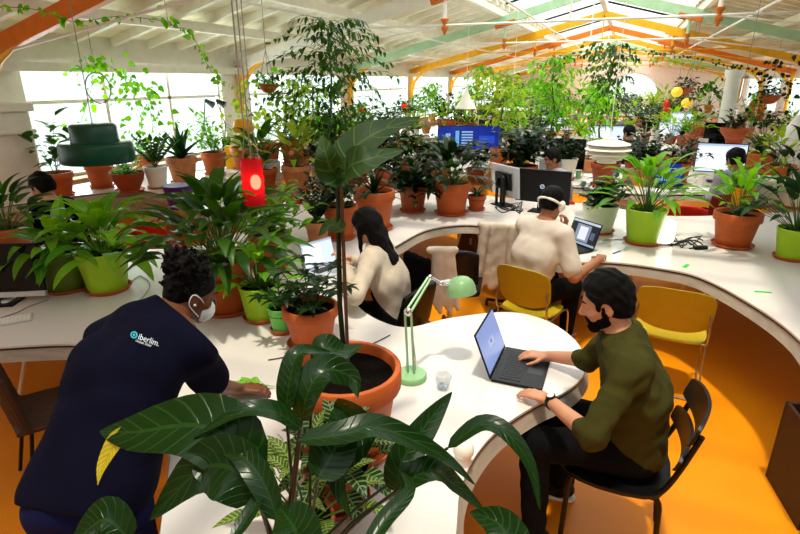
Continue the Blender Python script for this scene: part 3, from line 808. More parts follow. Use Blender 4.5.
def bush(rg, zs, n=12, h=.4, ll=.07, lw=.03, per=9, spread=.8, droop=.5, r0=.02, hang=0):
    lf, st = MB(), MB()
    for i in range(n):
        az = 2.4*i+rg.uniform(-.5, .5); q = (i+.5)/n; el = R(88-65*spread*q)
        br = arc(rg, (math.cos(az)*r0, math.sin(az)*r0, zs), az, el, h*rg.uniform(.7, 1.1)*(1-.2*q), droop, 6, .25)
        st.tube(br, [.004, .004, .0035, .003, .0025, .002, .0015], 5)
        for j in range(per):
            t = .25+.75*j/max(1, per-1); k = t*(len(br)-1); a = int(min(k, len(br)-2)); p = br[a].lerp(br[a+1], k-a)
            la = az+2.4*j+rg.uniform(-.5, .5); L = ll*rg.uniform(.7, 1.2)
            lf.leaf(arc(rg, p, la, R(rg.uniform(-5, 50))-hang, L, rg.uniform(.4, 1.4), 2, .1), lw*rg.uniform(.8, 1.2), fold=rg.uniform(.1, .4), n=4)
    return lf, st
def whorl(rg, zs, n=9, h=.3, ll=.1, lw=.035, spread=.8, r0=.02, k=7, trunks=0):
    """schefflera / umbrella like: rosettes at branch ends"""
    lf, st = MB(), MB()
    for i in range(n):
        az = 2.4*i; q = (i+.5)/n
        br = arc(rg, (math.cos(az)*r0, math.sin(az)*r0, zs), az, R(88-60*spread*q), h*rg.uniform(.6, 1.1), .3, 4, .2)
        st.tube(br, [.005, .0045, .004, .003, .003], 5)
        for lev in (1, .66):
            kk = lev*(len(br)-1); a = int(min(kk, len(br)-2)); p = br[a].lerp(br[a+1], kk-a)
            for j in range(k):
                la = 2*PI*j/k+rg.uniform(-.2, .2)
                lf.leaf(arc(rg, p, la, R(rg.uniform(0, 30)), ll*rg.uniform(.8, 1.15), rg.uniform(.6, 1.2), 3, .05), lw, fold=.25, n=5)
    return lf, st
def zz(rg, zs, n=9, h=.4, ll=.07, lw=.03, spread=.6, pairs=8):
    lf, st = MB(), MB()
    for i in range(n):
        az = 2.4*i; q = (i+.5)/n; br = arc(rg, (0, 0, zs), az, R(86-50*spread*q), h*rg.uniform(.8, 1.1), .5, 8, .06)
        st.tube(br, [.007-.0006*j for j in range(9)], 6)
        for j in range(pairs):
            k = (.25+.75*j/pairs)*(len(br)-1); a = int(min(k, len(br)-2)); p = br[a].lerp(br[a+1], k-a)
            for sgn in (-1, 1):
                lf.leaf(arc(rg, p, az+sgn*1.0, R(35), ll, .5, 2, .05), lw, fold=.2, n=4)
        lf.leaf([br[-1], br[-1]+(br[-1]-br[-2]).normalized()*ll], lw, n=4)
    return lf, st
def grass(rg, zs, n=50, h=.35, w=.014, spread=.9):
    lf, st = MB(), MB()
    for i in range(n):
        az = rg.uniform(0, 2*PI); q = rg.random()
        lf.leaf(arc(rg, (math.cos(az)*.02, math.sin(az)*.02, zs), az, R(88-40*spread*q), h*rg.uniform(.7, 1.2), rg.uniform(.8, 2.2), 5, .05), w, fold=.4, n=7, base=.02)
    st.tube([(0, 0, zs-.01), (0, 0, zs+.04)], .01, 6)
    return lf, st
def rosette(rg, zs, n=14, h=.3, w=.06):
    lf, st = MB(), MB()
    for i in range(n):
        az = 2.4*i; q = i/n
        lf.leaf(arc(rg, (0, 0, zs), az, R(85-55*q), h*rg.uniform(.8, 1.1), rg.uniform(.2, .7), 4, .03), w, fold=.5, n=7, base=.3)
    st.tube([(0, 0, zs-.01), (0, 0, zs+.05)], .012, 6)
    return lf, st
def tree(rg, zs, h=1.2, n=26, ll=.06, lw=.022, width=.5, trunk=.012, start=.3, weep=1.6, per=16):
    lf, st = MB(), MB(); tr = [V((0, 0, zs))]; 
    for i in range(8): tr.append(tr[-1]+V((rg.uniform(-.03, .03)*h, rg.uniform(-.03, .03)*h, h/8)))
    st.tube(tr, [trunk*(1-.08*i) for i in range(9)], 8)
    for i in range(n):
        q = start+(1-start)*i/n; k = q*8; a = int(min(k, 7)); p = tr[a].lerp(tr[a+1], k-a); az = 2.4*i
        L = width*(.5+.6*math.sin(PI*min(1, (q-start)/(1-start)*.85+.12)))*rg.uniform(.7, 1.2)
        br = arc(rg, p, az, R(45), L, weep, 6, .3); st.tube(br, [.004, .0035, .003, .0025, .002, .0015, .001], 5)
        for j in range(per):
            k2 = (.15+.85*j/per)*6; a2 = int(min(k2, 5)); pp = br[a2].lerp(br[a2+1], k2-a2)
            pp = pp+V((rg.uniform(-1, 1), rg.uniform(-1, 1), rg.uniform(-1.2, .3)))*.03
            lf.leaf(arc(rg, pp, az+rg.uniform(-1.5, 1.5), R(rg.uniform(-70, 0)), ll*rg.uniform(.7, 1.3), rg.uniform(0, .6), 2, .1), lw, fold=.3, n=4)
    return lf, st
def potted(px, py, w, k, gen, leaf, potm, label, seed=1, style='clay', saucer=True, group=None, base=.74, stem='stem', sm='terra', name='potted_plant', pos=None, d=None, rz=0):
    if pos is None: p, dd, h = rim_place(px, py, w, k, base)
    else: p, dd, h = V(pos), d, k*d
    p.x = max(p.x, XL+.3+dd/2)
    rg = random.Random(seed); t = empty(name, p, rz, label, 'potted plant', group)
    zs = pot_parts(t, dd, h, potm, sm, saucer, style)
    lf, st = gen(rg, zs)
    st.build('stem', M[stem], t); lf.build('foliage', M[leaf], t)
    return t
G = lambda f, **k: (lambda rg, zs: f(rg, zs, **k))
# foreground and middle desk
potted(281, 306, 28, 1.0, G(zz, n=5, h=.2, ll=.05, lw=.02, pairs=5), 'leafC', 'mintpot', 'small bright mint glazed pot with a dark sprig, between lime and terracotta pots', 3, 'glazed')
potted(310, 305, 56, .8, G(whorl, n=13, h=.27, ll=.085, lw=.028, spread=1.15), 'leafC', 'terra', 'dark variegated umbrella plant in a terracotta pot right behind the biggest pot', 4)
potted(258, 284, 40, .95, G(lily, n=34, h=.24, ll=.2, lw=.06, spread=1.15), 'leafB', 'lime', 'lime green glazed pot beside the cleaner, with narrow arching leaves', 5, 'glazed')
potted(222, 255, 62, .95, G(lily, n=95, h=.42, ll=.28, lw=.085, spread=1.2, r0=.08), 'leafA', 'terra', 'wide dense green plant in a terracotta pot behind the cleaner\'s head', 6)
potted(268, 232, 40, .95, G(bush, n=22, h=.5, ll=.13, lw=.055, per=9, spread=.95), 'leafL', 'terra', 'bright leafy plant in a terracotta pot right of the red pendant lamp', 7)
potted(101, 250, 50, .85, G(lily, n=48, h=.25, ll=.31, lw=.105, spread=1.2, r0=.06), 'leafL', 'lime', 'big lime pot with a broad-leaved fresh green lily, near the left monitor', 8, 'glazed')
potted(60, 249, 50, .85, G(lily, n=34, h=.18, ll=.27, lw=.09, spread=1.3, r0=.06), 'leafL', 'olive', 'dark olive glazed pot with hanging lily leaves, just left of the lime pot', 9, 'glazed')
potted(6, 226, 44, .9, G(lily, n=44, h=.3, ll=.24, lw=.085, spread=1.2, r0=.06), 'leafA', 'terra', 'large leafy plant at the left edge behind the black monitor', 10)
potted(317, 221, 25, 1.0, G(zz, n=12, h=.36, ll=.08, lw=.035), 'leafC', 'terral', 'small weathered terracotta pot with upright dark leaves in front of a larger pot', 11)
potted(340, 205, 36, .95, G(bush, n=14, h=.55, ll=.12, lw=.05, per=9), 'leafD', 'terra', 'terracotta pot with a leafy shrub standing behind the dark-haired woman', 12)
potted(374, 190, 42, .95, G(rosette, n=10, h=.3, w=.05), 'leafC', 'terra', 'large terracotta pot with thick pale trunks right of the woman\'s head', 13)
potted(413, 185, 30, .9, G(bush, n=24, h=.5, ll=.17, lw=.06, per=10, spread=1.15, droop=1.4), 'leafC', 'terrad', 'reddish terracotta pot with a dark drooping plant, left of its bigger twin', 14)
potted(452, 182, 38, .85, G(lily, n=64, h=.38, ll=.26, lw=.085, spread=1.15), 'leafC', 'terra', 'terracotta pot with a dense dark green peace lily at the top of the desk curve', 15)
potted(477, 195, 19, .8, G(grass, n=18, h=.2, w=.02), 'leafD', 'terra', 'very small terracotta pot with a little trailing plant beside the silver monitor back', 16)
potted(601, 204, 36, .8, G(bush, n=16, h=.36, ll=.11, lw=.055, per=9, spread=.9), 'leafC', 'palepot', 'pale green-white pot with a blackish leafy plant behind the open laptop', 17, 'glazed')
potted(647, 208, 40, .9, G(lily, n=60, h=.42, ll=.27, lw=.07, spread=1.0, r0=.05), 'leafL', 'lime', 'lime pot with a tall lily of narrow leaves beside the glowing white lamp', 18, 'glazed')
potted(739, 212, 44, .8, G(lily, n=30, h=.36, ll=.24, lw=.065, spread=.8), 'leafL', 'terra', 'wide terracotta pot with a slender lily, alone on the right part of the desk', 19)
potted(797, 228, 34, .95, G(lily, n=44, h=.42, ll=.28, lw=.07, spread=1.0), 'leafD', 'lime', 'lime pot with spiky dark leaves cut by the right edge', 20, 'glazed')
potted(289, 195, 25, .8, G(zz, n=6, h=.3, ll=.08), 'leafA', 'whitepot', 'broad white tub with a dark upright plant behind the red pendant lamp', 21, 'tub', False, pos=at(267, 185, .74), d=.42)
# the biggest pot with the fiddle-leaf
p, d, h = rim_place(345, 366, 113, .82)
t = empty('potted_plant', p, 0, 'biggest terracotta pot in the foreground with a tall bare-stemmed fiddle-leaf plant', 'potted plant')
zs = pot_parts(t, d, h, 'terra')
b = MB(); b.tube([(-.01, .02, zs), (-.012, .0, zs+.3), (-.006, .0, zs+.55), (.0, .0, zs+.86)], [.011, .01, .009, .006], 8)
b.tube([(-.012, 0, zs+.1), (-.03, .01, zs+.14)], [.01, .006], 6); b.build('stem', M['darkstem'], t)
b = MB(); b.tube([(.014, 0, zs), (.012, 0, zs+.8)], .007, 7); b.build('stake', M['bark'], t)
tipz = p.z+zs+.84
def W3(px, py, t_): return dep(px, py, t_)-p
tt = depth(V((p.x, p.y, tipz)))
for nm, pts, w in (('leaf', [(344, 172, tt), (352, 150, tt), (382, 130, tt+.02), (420, 118, tt+.1)], .13),
                   ('leaf', [(344, 178, tt), (350, 166, tt-.08), (372, 158, tt-.1), (404, 150, tt-.02)], .12),
                   ('leaf', [(344, 180, tt), (333, 172, tt-.05), (326, 155, tt-.1), (322, 135, tt-.05)], .1),
                   ('leaf', [(344, 230, tt), (330, 225, tt+.1), (318, 236, tt+.16)], .06)):
    b = MB(); b.leaf([W3(*q) for q in pts], w, up=(.1, -.75, .65), fold=.16, n=14, base=.06, rows=2, wav=.02); b.build(nm, M['leafF'], t)
# plants on the window desk
row = [(56, 172, 30, .8, G(bush, n=6, h=.75, ll=.2, lw=.11, per=7, spread=.4), 'leafA', 'terra', 'clay', 'terracotta pot with a tall broad-leaved plant under the stone pier'),
       (98, 163, 27, .9, G(grass, n=14, h=.12), 'leafA', 'terra', 'clay', 'terracotta pot directly under the dark green pendant lamp'),
       (127, 172, 32, .6, G(bush, n=14, h=.26, ll=.09, lw=.05, per=7, spread=1.2), 'leafB', 'terrad', 'bowl', 'low dark terracotta bowl with small bright leaves'),
       (155, 166, 23, .95, G(zz, n=9, h=.45, ll=.13, lw=.06, pairs=6), 'leafA', 'whitepot', 'glazed', 'white pot with a dark green upright plant on the window desk'),
       (181, 157, 30, .85, G(rosette, n=14, h=.5, w=.11), 'leafD', 'terral', 'clay', 'weathered terracotta pot with broad blue-green leaves on the window desk'),
       (213, 152, 25, .9, G(bush, n=18, h=.65, ll=.17, lw=.05, per=9, spread=.75), 'leafB', 'terra', 'clay', 'terracotta pot with a tall feathery light plant by the black task lamps'),
       (243, 147, 26, .85, G(bush, n=10, h=.4, ll=.12, lw=.05, per=7), 'leafE', 'terra', 'clay', 'terracotta pot with yellow-green foliage at the window pier'),
       (142, 155, 24, .7, G(bush, n=8, h=.3, ll=.1, lw=.05, per=6), 'leafB', 'terra', 'bowl', 'shallow terracotta bowl close to the glass behind the white pot'),
       (268, 143, 24, .9, G(lily, n=20, h=.5, ll=.3, lw=.09), 'leafE', 'terra', 'clay', 'terracotta pot with large sunlit yellow-green leaves left of the second window'),
       (292, 140, 26, .9, G(lily, n=22, h=.55, ll=.3, lw=.09), 'leafA', 'terra', 'clay', 'terracotta pot with arching leaves before the second window'),
       (312, 138, 24, .9, G(bush, n=14, h=.5, ll=.14, lw=.06, per=8), 'leafB', 'whitepot', 'glazed', 'white pot with bright bushy leaves before the second window'),
       (334, 134, 22, .9, G(whorl, n=9, h=.5, ll=.2, lw=.06), 'leafA', 'terra', 'clay', 'terracotta pot with an umbrella plant at the end of the window desk')]
for i, (x, y, w, k, g, lm, pm, stl, lb) in enumerate(row): potted(x, y, w, k, g, lm, pm, lb, 40+i, stl)
# plants in the middle rows: (rim x, rim y, rim width, k, generator, leaf, pot, style, label)
mid = [(262, 168, 30, .7, G(lily, n=26, h=.5, ll=.3, lw=.1), 'leafA', 'terra', 'clay', 'terracotta pot with drooping mid green leaves behind the white tub'),
       (296, 165, 30, .8, G(lily, n=30, h=.5, ll=.3, lw=.1), 'leafE', 'terral', 'clay', 'large arching yellow-green plant left of the fiddle-leaf'),
       (322, 162, 26, .8, G(bush, n=16, h=.5, ll=.16, lw=.07, per=8), 'leafC', 'whitepot', 'glazed', 'dark shrub in a white pot just left of the fiddle-leaf\'s upper leaves'),
       (356, 160, 28, .8, G(bush, n=16, h=.6, ll=.14, lw=.06, per=9), 'leafA', 'terra', 'clay', 'mid green shrub seen through the fiddle-leaf'),
       (404, 160, 26, .8, G(whorl, n=12, h=.55, ll=.2, lw=.07), 'leafA', 'terra', 'clay', 'umbrella plant on the middle worktop left of the blue screen'),
       (424, 162, 24, .8, G(bush, n=14, h=.5, ll=.13, lw=.05, per=8), 'leafC', 'terrad', 'clay', 'dark shrub between the blue screen and the peace lily'),
       (521, 165, 34, .75, G(bush, n=26, h=.62, ll=.18, lw=.07, per=11, spread=.8), 'leafC', 'terra', 'clay', 'dense dark shrub in a terracotta pot right behind the silver monitor'),
       (566, 158, 24, .9, G(bush, n=14, h=.45, ll=.12, lw=.05, per=8), 'leafC', 'whitepot', 'glazed', 'white pot with a dark plant beside the seated person behind the black monitor'),
       (606, 163, 28, .8, G(bush, n=10, h=.3, ll=.12, lw=.05, per=6, spread=1.1), 'leafC', 'terrad', 'clay', 'brown pot right beneath the white tiered pendant lamp'),
       (648, 162, 24, .9, G(bush, n=24, h=.5, ll=.14, lw=.06, per=9, spread=1.0), 'leafC', 'terrad', 'clay', 'dark bushy plant right of the white tiered pendant'),
       (683, 163, 16, 1.3, G(bush, n=14, h=.5, ll=.12, lw=.05, per=8), 'leafC', 'terra', 'clay', 'slim terracotta pot with a dark plant left of the bright monitor'),
       (760, 152, 30, .6, G(grass, n=60, h=.5, w=.03), 'leafA', 'terra', 'bowl', 'grassy fern in a low terracotta bowl right of the bright monitor'),
       (776, 164, 36, .5, G(lily, n=26, h=.45, ll=.28, lw=.07), 'leafE', 'terra', 'bowl', 'wide terracotta bowl with yellow-green fronds at the right edge'),
       (797, 186, 24, .9, G(lily, n=22, h=.5, ll=.3, lw=.09), 'leafC', 'whitepot', 'glazed', 'dark pointed-leaf plant in a white pot at the right edge'),
       (343, 170, 24, .8, G(bush, n=24, h=.55, ll=.15, lw=.06, per=10, spread=1.0), 'leafD', 'terrad', 'clay', 'dense blue-green shrub behind the dark-haired woman, left of the thick trunks'),
       (386, 169, 24, .8, G(bush, n=26, h=.55, ll=.16, lw=.07, per=10, spread=1.0), 'leafC', 'terrad', 'clay', 'blackish shrub on the middle worktop between thick trunks and drooping plant'),
       (440, 166, 22, .8, G(bush, n=26, h=.4, ll=.15, lw=.06, per=10, spread=1.1), 'leafA', 'terra', 'clay', 'mid green shrub directly behind the peace lily of the desk curve'),
       (476, 168, 20, .8, G(whorl, n=12, h=.35, ll=.16, lw=.05), 'leafC', 'terrad', 'clay', 'dark umbrella plant below the right end of the blue screen'),
       (744, 187, 22, .9, G(bush, n=10, h=.4, ll=.12, lw=.05, per=7), 'leafB', 'yellow', 'glazed', 'yellow-orange pot with bright leaves beside the person in pale grey')]
for i, (x, y, w, k, g, lm, pm, stl, lb) in enumerate(mid): potted(x, y, w, k, g, lm, pm, lb, 80+i, stl)
# two nested pots and others standing on the second row, far
far = [(484, 118, 10, 1), (449, 120, 14, 1.1), (464, 122, 12, .9), (473, 124, 10, .9), (693, 133, 13, 1.2), (682, 135, 9, 1.2), (700, 124, 14, .9), (630, 118, 12, 1), (657, 118, 13, 1), (735, 136, 18, .7), (722, 122, 12, 1)]
fl = ['small terracotta pot on the far worktop above the blue screen\'s right half', 'terracotta pot with light green leaves above the left half of the blue screen', 'terracotta pot with a dark tuft above the middle of the blue screen', 'little terracotta pot with a sprout above the blue screen',
      'large terracotta pot in the pair left above the bright monitor', 'small terracotta pot beside a larger one above the bright monitor', 'terracotta pot of round dark foliage above the bright monitor', 'lime pot with a dark round bush far behind the tiered pendant', 'white pot with a lush fern far behind the tiered pendant',
      'terracotta bowl of tall leaves above the person in pale grey', 'terracotta pot left of the white round column']
for i, ((x, y, w, k), lb) in enumerate(zip(far, fl)):
    g = [G(bush, n=10, h=.5, ll=.16, lw=.08, per=6), G(lily, n=14, h=.45, ll=.25, lw=.09), G(grass, n=24, h=.4, w=.03)][i % 3]
    potted(x, y, w, k, g, ['leafA', 'leafB', 'leafC'][i % 3], {7: 'lime', 8: 'whitepot'}.get(i, 'terra'), lb, 120+i, 'clay' if i not in (7, 8) else 'glazed')
# prototypes of distant greenery, copied row by row
protos = []
for j, (g, lm, pm) in enumerate([(G(bush, n=16, h=.6, ll=.16, lw=.07, per=8), 'leafA', 'terra'), (G(lily, n=24, h=.6, ll=.3, lw=.1), 'leafB', 'terra'), (G(bush, n=18, h=.75, ll=.18, lw=.08, per=8, spread=.6), 'leafC', 'terrad'),
                                (G(grass, n=50, h=.6, w=.04), 'leafE', 'whitepot'), (G(whorl, n=12, h=.7, ll=.22, lw=.07), 'leafA', 'terra'), (G(tree, h=1.1, n=18, ll=.14, lw=.06, width=.45, per=8, weep=1.2), 'leafB', 'terral')]):
    rg = random.Random(300+j); t = empty('potted_plant', (0, 0, 0)); zs = pot_parts(t, .27, .22, pm, 'terra', False, 'clay'); lf, st = g(rg, zs); st.build('stem', M['stem'], t); lf.build('foliage', M[lm], t); protos.append(t)
PK = ['leafy green shrub in terracotta pot', 'bright arching-leaved plant in terracotta pot', 'tall dark shrub in brown pot', 'yellow-green grassy plant in white pot', 'umbrella-leaved plant in terracotta pot', 'bright little tree in pale clay pot']
rows = [('behind the blue screen', [(x, 134+(i % 2)*2) for i, x in enumerate(range(398, 480, 14))], .9),
        ('in the second row of desks', [(x, 145-(i % 3)*3) for i, x in enumerate(range(492, 800, 15)) if not 690 < x < 725], .85),
        ('on the middle left worktop', [(x, 160-(i % 2)*5) for i, x in enumerate(range(300, 400, 20))], .8),
        ('behind the tall black monitor', [(508, 160), (540, 168), (585, 172), (628, 170)], .8),
        ('on the far worktop', [(x, 127-(i % 3)*2) for i, x in enumerate(range(405, 690, 13))], 1.15),
        ('below the arched window', [(x, 115-(i % 3)*2) for i, x in enumerate(range(440, 722, 14))], 1.4),
        ('at the window desk end', [(x, 146-(i % 3)*4) for i, x in enumerate(range(300, 385, 13))], .85)]
rg = random.Random(77); usedp = set()
for rn, pts, s in rows:
    row_ = {}
    for (x, y) in pts:
        j = rg.randrange(6); q = at(x+rg.uniform(-3, 3), y, .74)
        o = protos[j] if j not in usedp else copy_tree(protos[j]); usedp.add(j)
        sc = s*rg.uniform(.75, 1.2); q.x = max(q.x, XL+1.15); o.location = q; o.scale = (sc, sc, sc*rg.uniform(.9, 1.15)); o.rotation_euler = (0, 0, rg.uniform(0, 6.28))
        tag(o, PK[j]+' '+rn, 'potted plant', PK[j]+' '+rn); row_.setdefault(j, []).append((x, o))
    for j, its in row_.items(): by_place(its, PK[j]+' '+rn)
for j in range(6):
    if j not in usedp: protos[j].location = at(640, 118, .74); tag(protos[j], PK[j]+' far away', 'potted plant')
# tall weeping figs
FIG = potted(338, 158, 30, .9, G(tree, h=1.75, n=60, ll=.10, lw=.042, width=.95, trunk=.02, start=.15, weep=1.5, per=20), 'leafA', 'terra', 'tall weeping fig reaching the roof in the middle left', 201, base=.74)
potted(548, 152, 20, .9, G(tree, h=1.5, n=30, ll=.12, lw=.05, width=.5, trunk=.02, start=.3, weep=1.3, per=12), 'leafB', 'terra', 'tall airy tree between the far desks right of the blue screen', 202)
potted(600, 140, 20, .9, G(tree, h=1.7, n=30, ll=.12, lw=.05, width=.5, trunk=.02, start=.35, weep=1.3, per=12), 'leafA', 'terra', 'tall airy tree left of the arched window', 203)
potted(500, 148, 20, .9, G(tree, h=1.2, n=26, ll=.12, lw=.05, width=.5, trunk=.02, start=.3, weep=1.3, per=12), 'leafE', 'terra', 'light green small tree above the middle of the blue screen', 204)
potted(300, 150, 22, .9, G(tree, h=1.1, n=26, ll=.1, lw=.045, width=.5, trunk=.015, start=.2, weep=1.2, per=12), 'leafE', 'terra', 'sunlit small tree against the second window', 205)
# climbers and hanging vines
def vine(label, pts, n, ll, lm='leafB', seed=0, side=.03, r=.003, group=None, two=False):
    rg = random.Random(seed); P_ = catmull([V(q) for q in pts], max(12, n//2)); o = P_[0]
    t = empty('climbing_vine', o, 0, label, 'vine', group); st = MB(o); st.tube(P_, r, 5); st.build('stem', M['stem'], t)
    lf = MB(o)
    n = int(n*1.6)
    for i in range(n):
        k = (i+rg.random())/n*(len(P_)-1); a = int(min(k, len(P_)-2)); q = P_[a].lerp(P_[a+1], k-a)
        az = rg.uniform(0, 2*PI); q2 = q+V((math.cos(az), math.sin(az), rg.uniform(-.6, .6)))*side*rg.random()
        st_ = ll*.66*rg.uniform(.6, 1.2)
        lf.leaf(arc(rg, q2, az, R(rg.uniform(-60, 20)), st_, .8, 2, .1), st_*.7, up=(rg.uniform(-1, 1), -1, .4), fold=.2, n=5, base=.25)
    lf.build('foliage', M[lm], t); return t
vine('long thin vine strung under the roof from the left corner to the second truss', [dep(-10, 6, 5.2), dep(40, 10, 5.4), dep(75, 22, 5.6), dep(120, 16, 5.8), dep(170, 22, 6)], 26, .13, seed=1)
vine('vine hanging down from the second truss before the left window', [V((dep(168, 22, 6).x, dep(168, 22, 6).y, slope_z(dep(168, 22, 6).x)+.06)), dep(168, 22, 6), dep(185, 28, 6), dep(198, 45, 6), dep(206, 62, 6), dep(216, 78, 6), dep(222, 84, 6)], 20, .12, seed=2)
vine('leafy vine climbing the left window around the wire hoop', [dep(70, 150, 7.4), dep(85, 110, 7.4), dep(92, 80, 7.4), dep(84, 56, 7.4)], 30, .15, seed=3, side=.25)
vine('leafy vine trailing across the upper part of the left window', [dep(86, 70, 7.5), dep(105, 64, 7.5), dep(125, 80, 7.6), dep(135, 100, 7.6), dep(140, 130, 7.6), dep(138, 148, 7.6)], 70, .15, seed=4, side=.35)
vine('leafy vine on the left window beside the central mullion', [dep(150, 150, 7.7), dep(152, 120, 7.7), dep(144, 95, 7.7), dep(128, 75, 7.7)], 55, .15, seed=5, side=.35)
vine('small-leaved creeper on the window pier by the hanging basket', [dep(246, 150, 8), dep(250, 120, 8), dep(244, 98, 8), dep(252, 80, 8)], 60, .13, 'leafE', 6, .35)
vine('creeper hanging across the second window', [dep(270, 74, 9), dep(276, 95, 9), dep(272, 120, 9)], 50, .14, 'leafA', 7, .4)
vine('creeper crossing the second window towards the weeping fig', [dep(290, 80, 9), dep(315, 88, 9), dep(310, 110, 9), dep(322, 125, 9)], 60, .16, 'leafB', 8, .5)
vine('garland strung between the trusses left of the arched window', [dep(545, 65, 14), dep(565, 60, 14), dep(600, 52, 14), dep(625, 58, 14)], 60, .17, 'leafA', 9, .3)
vine('garland strung in front of the end wall above the arched window', [dep(560, 80, 15), dep(600, 66, 15), dep(660, 60, 15), dep(700, 68, 15)], 60, .18, 'leafE', 10, .3)
vine('thin garland below the roof right of the ridge', [dep(640, 50, 14), dep(690, 58, 14), dep(750, 70, 14)], 30, .15, 'leafA', 11, .2)
vine('vine climbing a thin pole left of the arched window', [dep(598, 120, 13), dep(596, 90, 13), dep(600, 62, 13), dep(598, 42, 13)], 80, .18, 'leafA', 12, .35)
vine('bushy creeper above the right end of the blue screen', [dep(520, 110, 14), dep(530, 95, 14), dep(545, 85, 14), dep(560, 92, 14)], 70, .2, 'leafB', 13, .5)
vine('leafy runner hanging between the far trusses and the pale fig', [dep(480, 72, 15), dep(500, 80, 15), dep(515, 100, 15)], 60, .2, 'leafE', 14, .5)
vine('slender vine trailing at the top right corner column', [dep(770, 60, 12), dep(785, 85, 12), dep(790, 110, 12), dep(770, 128, 12)], 60, .18, 'leafC', 15, .6)
vine('thin vine leafing over the far rows right of the arch', [dep(690, 95, 14), dep(705, 85, 14), dep(720, 92, 14)], 40, .16, 'leafA', 16, .4)
# hanging baskets
def basket(label, px, py, t_, d, g, lm, seed, cord_to=3.6, group=None):
    p = dep(px, py, t_); o = empty('hanging_basket', p, 0, label, 'hanging plant', group)
    b = MB(); r = d/2; b.lathe([(0, -r*.9), (r*.5, -r*.8), (r*.9, -r*.35), (r, 0), (r*.93, 0), (r*.85, -.03), (0, -.03)], n=20); b.build('pot', M['terra'], o)
    b = MB(); top = V((0, 0, .45))
    for k in range(3): b.tube([(r*.97*math.cos(k*2.1), r*.97*math.sin(k*2.1), 0), top], .004, 5)
    b.tube([top, (0, 0, max(.6, min(cord_to, slope_z(p.x)+.1)-p.z))], .004, 5); b.build('cord', M['wcable'], o)
    lf, st = g(random.Random(seed), -.03); st.build('stem', M['stem'], o); lf.build('foliage', M[lm], o)
basket('terracotta hanging basket before the first window pier', 268, 84, 7.6, .28, G(bush, n=12, h=.25, ll=.09, lw=.05, per=6, spread=1.3, droop=1.5), 'leafB', 1, 9)
basket('hanging basket at the upper right beyond the column', 770, 95, 12, .45, G(bush, n=18, h=.5, ll=.12, lw=.06, per=8, spread=1.3, droop=1.8), 'leafC', 2, 9)
basket('small hanging basket left of the white round column', 686, 88, 15, .4, G(bush, n=16, h=.5, ll=.14, lw=.06, per=8, spread=1.3, droop=1.8), 'leafC', 3, 9)
basket('terracotta bowl hung on cords above the person in pale grey', 735, 128, 7.6, .38, G(bush, n=10, h=.28, ll=.1, lw=.05, per=6, spread=.6), 'leafC', 4, 9)
# ------------------------------------------------------------------ foreground plants close to the camera
def close_plant(label, base, d, hp, stems, potm='terra', saucer=True):
    t = empty('potted_plant', base, 0, label, 'potted plant'); zs = pot_parts(t, d, hp, potm, 'terra', saucer)
    rt = V((base[0], base[1], base[2]+zs))
    for k, s in enumerate(stems):
        pts = [dep(*q) for q in s['pts']]; w = s['w']; m = s.get('m', 'leafP')
        root = rt+V((math.cos(k*2.4)*d*.15, math.sin(k*2.4)*d*.15, -.01))
        if s.get('stem', True):
            a = pts[0]; midp = root.lerp(a, .5)+V((0, 0, .04)); o = V(base)
            b = MB(o); b.tube(catmull([root, midp, a], 12), [.004]*99 if False else .0038, 6); so_ = b.build('stem', M['darkstem'], t)
        b = MB(V(base)); b.leaf(pts, w, up=s.get('up', (0, -.5, .85)), fold=s.get('fold', .3), n=16, base=s.get('base', .05), rows=2, wav=s.get('wav', .015)); b.build('leaf', M[m], t)
    return t
